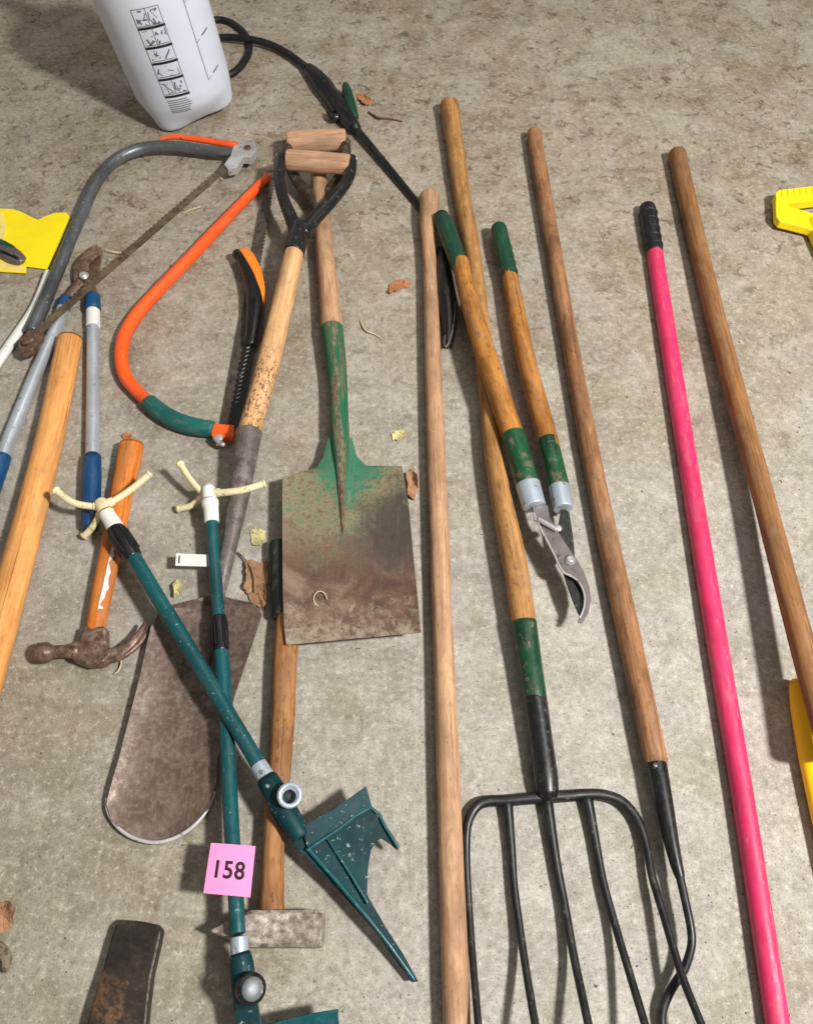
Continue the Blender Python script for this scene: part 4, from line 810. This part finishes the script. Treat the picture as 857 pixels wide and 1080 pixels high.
# ------------------------------------------------------------------ yellow card with a small tool, pale tube
t = thing('product_card', G(35, 255), 'bright yellow cardboard hang card with a small green tool at left edge', 'card')
m = MB().plate([(-30, 222, .006), (0, 220, .006), (14, 220.5, .006), (24, 224, .006), (40, 232, .006), (48, 228, .006), (58, 224.5, .006), (70, 224, .006), (74, 229, .006), (63, 256, .006), (50, 284, .006), (28, 281, .006), (28, 288, .006), (0, 286.5, .006), (-30, 285, .006)], .0012)
cd_ = m.build('card', MAT['card'], t)
m = MB().plate([(-28, 226, .0068), (3, 224, .0068), (7, 240, .0068), (4, 254, .0068), (10, 270, .0068), (26, 282, .0068), (26, 286, .0068), (-28, 283, .0068)], .0006); m.build('pale_print', MAT['card_pale'], cd_)
MB().px([(-22, 252, .014, 8), (0, 261, .016, 10), (16, 271, .015, 9), (25, 276, .012, 5)], seg=16, squash=.7, rounding=.6).build('packed_tool', MAT['blade_steel'], t, label='grey metal tool packed on the card')
MB().px([(-18, 252, .024, 3.5), (2, 257, .027, 4.5), (15, 263, .024, 3.5)], seg=12, squash=.6, rounding=.6).build('tool_grip', MAT['grip_green'], t)
MB().px([(-15, 259, .025, 2), (4, 266, .027, 2.2), (20, 273, .023, 2)], seg=10, squash=.7, rounding=.6).build('tool_edge', MAT['black_plastic'], t)
o = MB().px([(51, 286, .014, 3.6), (45, 304, .014, 4.4), (36, 325, .014, 4.8), (20, 350, .014, 5.2), (2, 376, .014, 5.6), (-24, 412, .014, 6)], seg=14, rounding=.3, squash=.8).build('bent_tube', MAT['white_plastic'])
tag(o, 'pale grey bent tube below the yellow card at left edge', 'tube')

# ------------------------------------------------------------------ rusty wedge at the bottom edge
m = MB()
top = [(121, 976, 0.022), (128, 970, 0.022), (150, 971.5, 0.022), (166, 975, 0.022), (171, 981, 0.022), (167, 1000, 0.023), (160, 1030, 0.025), (155, 1075, 0.028), (152, 1110, 0.030), (148, 1180, 0.032), (66, 1180, 0.032), (86, 1100, 0.030), (96, 1060, 0.028), (108, 1022, 0.025), (116, 992, 0.023)]
o = m.plate(top, .022).build('iron_wedge', MAT['wedge_rust'], None, bevel=.004)
for q in o.data.attributes['rod'].data:                # flakes run along the wedge
    w_ = Vector(q.vector); q.vector = (w_.x*.5+w_.z, w_.z, w_.y*.6+w_.x*.2)
tag(o, 'dark rusty iron wedge with brown flaking face at bottom left edge', 'wedge')

# white tag beside the upright sprinkler
m = MB().plate([(186, 583.5, .036), (219, 585, .038), (218, 597.5, .038), (185, 596.5, .036)], .0008)
o = m.build('plastic_tag', MAT['white_plastic']); tag(o, 'small white plastic tag strip tucked under the upright teal tube', 'tag')
MB().plate([(188.5, 586, .0365), (190, 586, .0365), (189.5, 594, .0365), (188, 594, .0365)], .0004).build('slot', MAT['ink'], o)

# ------------------------------------------------------------------ dry leaves and litter
def leaf(pts, h, mat, label, vein=True, curl=.006, seed=0):
    fine_ = []; m_ = len(pts)
    for i in range(m_):
        p, q = pts[i], pts[(i+1) % m_]
        for k in range(4):
            u = k/4; j = .9 if k else 0
            fine_.append((p[0]+(q[0]-p[0])*u+j*noise.noise(Vector((i*3.1+k, seed*9, .5)))*2, p[1]+(q[1]-p[1])*u+j*noise.noise(Vector((i*2.3+k, seed*5, 4.5)))*2))
    pts = fine_; n = len(pts); c = (sum(p[0] for p in pts)/n, sum(p[1] for p in pts)/n)
    vs = [G(c[0], c[1], h)]; fs = []
    for r in range(1, 5):
        for i, p in enumerate(pts):
            f_ = r/4; x = c[0]+(p[0]-c[0])*f_; y = c[1]+(p[1]-c[1])*f_
            A_ = 2*math.pi*i/n; up_ = .5+.8*math.cos(2*A_+seed)+.7*noise.noise(Vector((math.cos(A_)*2+seed, math.sin(A_)*2, f_*2)))
            vs.append(G(x, y, h+max(0, curl*.7*f_**1.6*up_)+.0006*(i % 2)))
    for i in range(n): fs.append((0, 1+i, 1+(i+1) % n))
    for r in range(3):
        for i in range(n):
            a = 1+r*n+i; b_ = 1+r*n+(i+1) % n; fs.append((a, a+n, b_+n, b_))
    o = MB().add(vs, fs, None, False).build('dry_leaf', MAT[mat], None, solid=.0003)
    return tag(o, label, 'leaf')
L = leaf([(258, 592), (266, 590), (274, 594), (281, 592), (283, 606), (280, 620), (281, 636), (277, 645), (271, 638), (266, 640), (262, 628), (257, 620), (260, 606)], .003, 'leaf', 'large crumpled tan leaf beside the square shovel blade', curl=.012, seed=1)
MB().px([(250, 582, .006, .8), (258, 590, .008, .9), (266, 604, .010, .9), (268, 625, .008, .7)], seg=6, rounding=.5).build('stem', MAT['rust'], L)
leaf([(410, 300), (416, 296), (425, 295), (433, 298), (432, 303), (424, 304), (418, 307), (411, 309)], .002, 'leaf_rust', 'small orange brown leaf fragment left of the pale pole', curl=.008, seed=2)
leaf([(376, 99), (382, 99), (388, 102), (393, 106), (390, 111), (384, 109), (378, 105)], .002, 'leaf_rust', 'small orange leaf beside the green sprayer trigger', curl=.009, seed=3)
leaf([(264, 560), (272, 557), (280, 560), (280, 568), (276, 575), (266, 574)], .002, 'leaf_pale', 'pale yellow green dry leaf above the large tan leaf', curl=.008, seed=4)
leaf([(413, 457), (419, 454), (427, 455), (426, 460), (420, 465), (414, 464)], .002, 'leaf_pale', 'pale dry leaf scrap above the square shovel blade', curl=.006, seed=5)
leaf([(128, 458), (134, 455), (140, 459), (137, 464), (130, 463)], .002, 'leaf_rust', 'tiny tan leaf above the claw hammer handle', curl=.006, seed=6)
leaf([(182, 616), (188, 611), (193, 617), (190, 628), (184, 630)], .010, 'leaf_pale', 'small tan leaf at the left shoulder of the spade', curl=.006, seed=7)
leaf([(428, 498), (434, 494), (440, 500), (441, 514), (437, 528), (430, 522)], .004, 'leaf', 'brown frayed leaf between the shovel blade and the pale pole', curl=.014, seed=8)
leaf([(0, 952), (10, 950), (17, 958), (14, 976), (4, 984), (-12, 980), (-10, 960)], .004, 'leaf', 'brown curled leaf at the bottom left edge', curl=.016, seed=9)
o = MB().px([(-8, 996, .005, 4), (2, 1004, .006, 6), (6, 1014, .006, 5), (4, 1026, .004, 3)], seg=12, rounding=.5, wob=.9, squash=.5).build('bark_scrap', MAT['bark']); tag(o, 'grey bark scrap at the left edge near the wedge', 'bark')
def twig(path, label, mat='rust'):
    o = MB().px(path, seg=6, rounding=.5, wob=.2).build('twig', MAT[mat]); return tag(o, label, 'twig')
twig([(388, 118, .003, 1), (398, 124, .005, 1.2), (410, 125, .003, 1), (424, 128, .002, .7)], 'thin brown twig below the small orange leaf')
twig([(380, 338, .002, .9), (385, 348, .005, 1), (396, 353, .003, .9), (403, 358, .002, .7)], 'pale forked straw right of the shovel shaft', 'straw')
twig([(111, 264, .002, 1.3), (120, 266, .004, 1.5), (128, 267, .002, 1.2)], 'short white sliver right of the lopper jaws', 'straw')
twig([(193, 225, .002, 1), (202, 221, .004, 1.2), (212, 218, .002, 1)], 'short pale sliver beside the bow saw blade', 'straw')
twig([(121, 711, .003, 1), (126, 706, .006, 1), (128, 698, .006, 1.1), (126, 694, .004, .8)], 'pale curled shaving below the hammer claws', 'straw')
# grit and crumbs: far too many to count
rng = random.Random(11); m = MB()
for k in range(1900):
    px_, py_ = rng.uniform(-60, 920), (rng.uniform(-40, 1110) if k % 3 else rng.triangular(-40, 600, 60)); p = G(px_, py_, 0)
    if k < 70: L_, w_ = rng.uniform(.005, .011), rng.uniform(.0008, .0018)
    elif k < 320: L_, w_ = rng.uniform(.002, .0042), rng.uniform(.0016, .0034)
    else: L_, w_ = rng.uniform(.0008, .0022), rng.uniform(.0008, .002)
    a = rng.uniform(0, math.pi); d = Vector((math.cos(a), math.sin(a), 0)); s_ = Vector((-d.y, d.x, 0)); hh_ = rng.uniform(.0006, .0018)
    bend = s_*L_*rng.uniform(-.25, .25)
    vs = [p-d*L_/2-s_*w_/2, p-s_*w_/2+bend, p+d*L_/2-s_*w_/2, p+d*L_/2+s_*w_/2, p+s_*w_/2+bend, p-d*L_/2+s_*w_/2]
    vs = [v+Vector((0, 0, .0002)) for v in vs]+[v+Vector((0, 0, hh_)) for v in vs]
    at_ = [Vector((k*1.7, k*.37, k*.11))+v for v in vs]
    m.add(vs, [(6, 7, 10, 11), (7, 8, 9, 10), (0, 1, 7, 6), (1, 2, 8, 7), (2, 3, 9, 8), (3, 4, 10, 9), (4, 5, 11, 10), (5, 0, 6, 11), (0, 5, 4, 1), (1, 4, 3, 2)], at_, False)
o = m.build('floor_litter', MAT['crumbs']); tag(o, 'crumbs, grit and wood slivers scattered over the concrete', 'litter', kind='stuff')
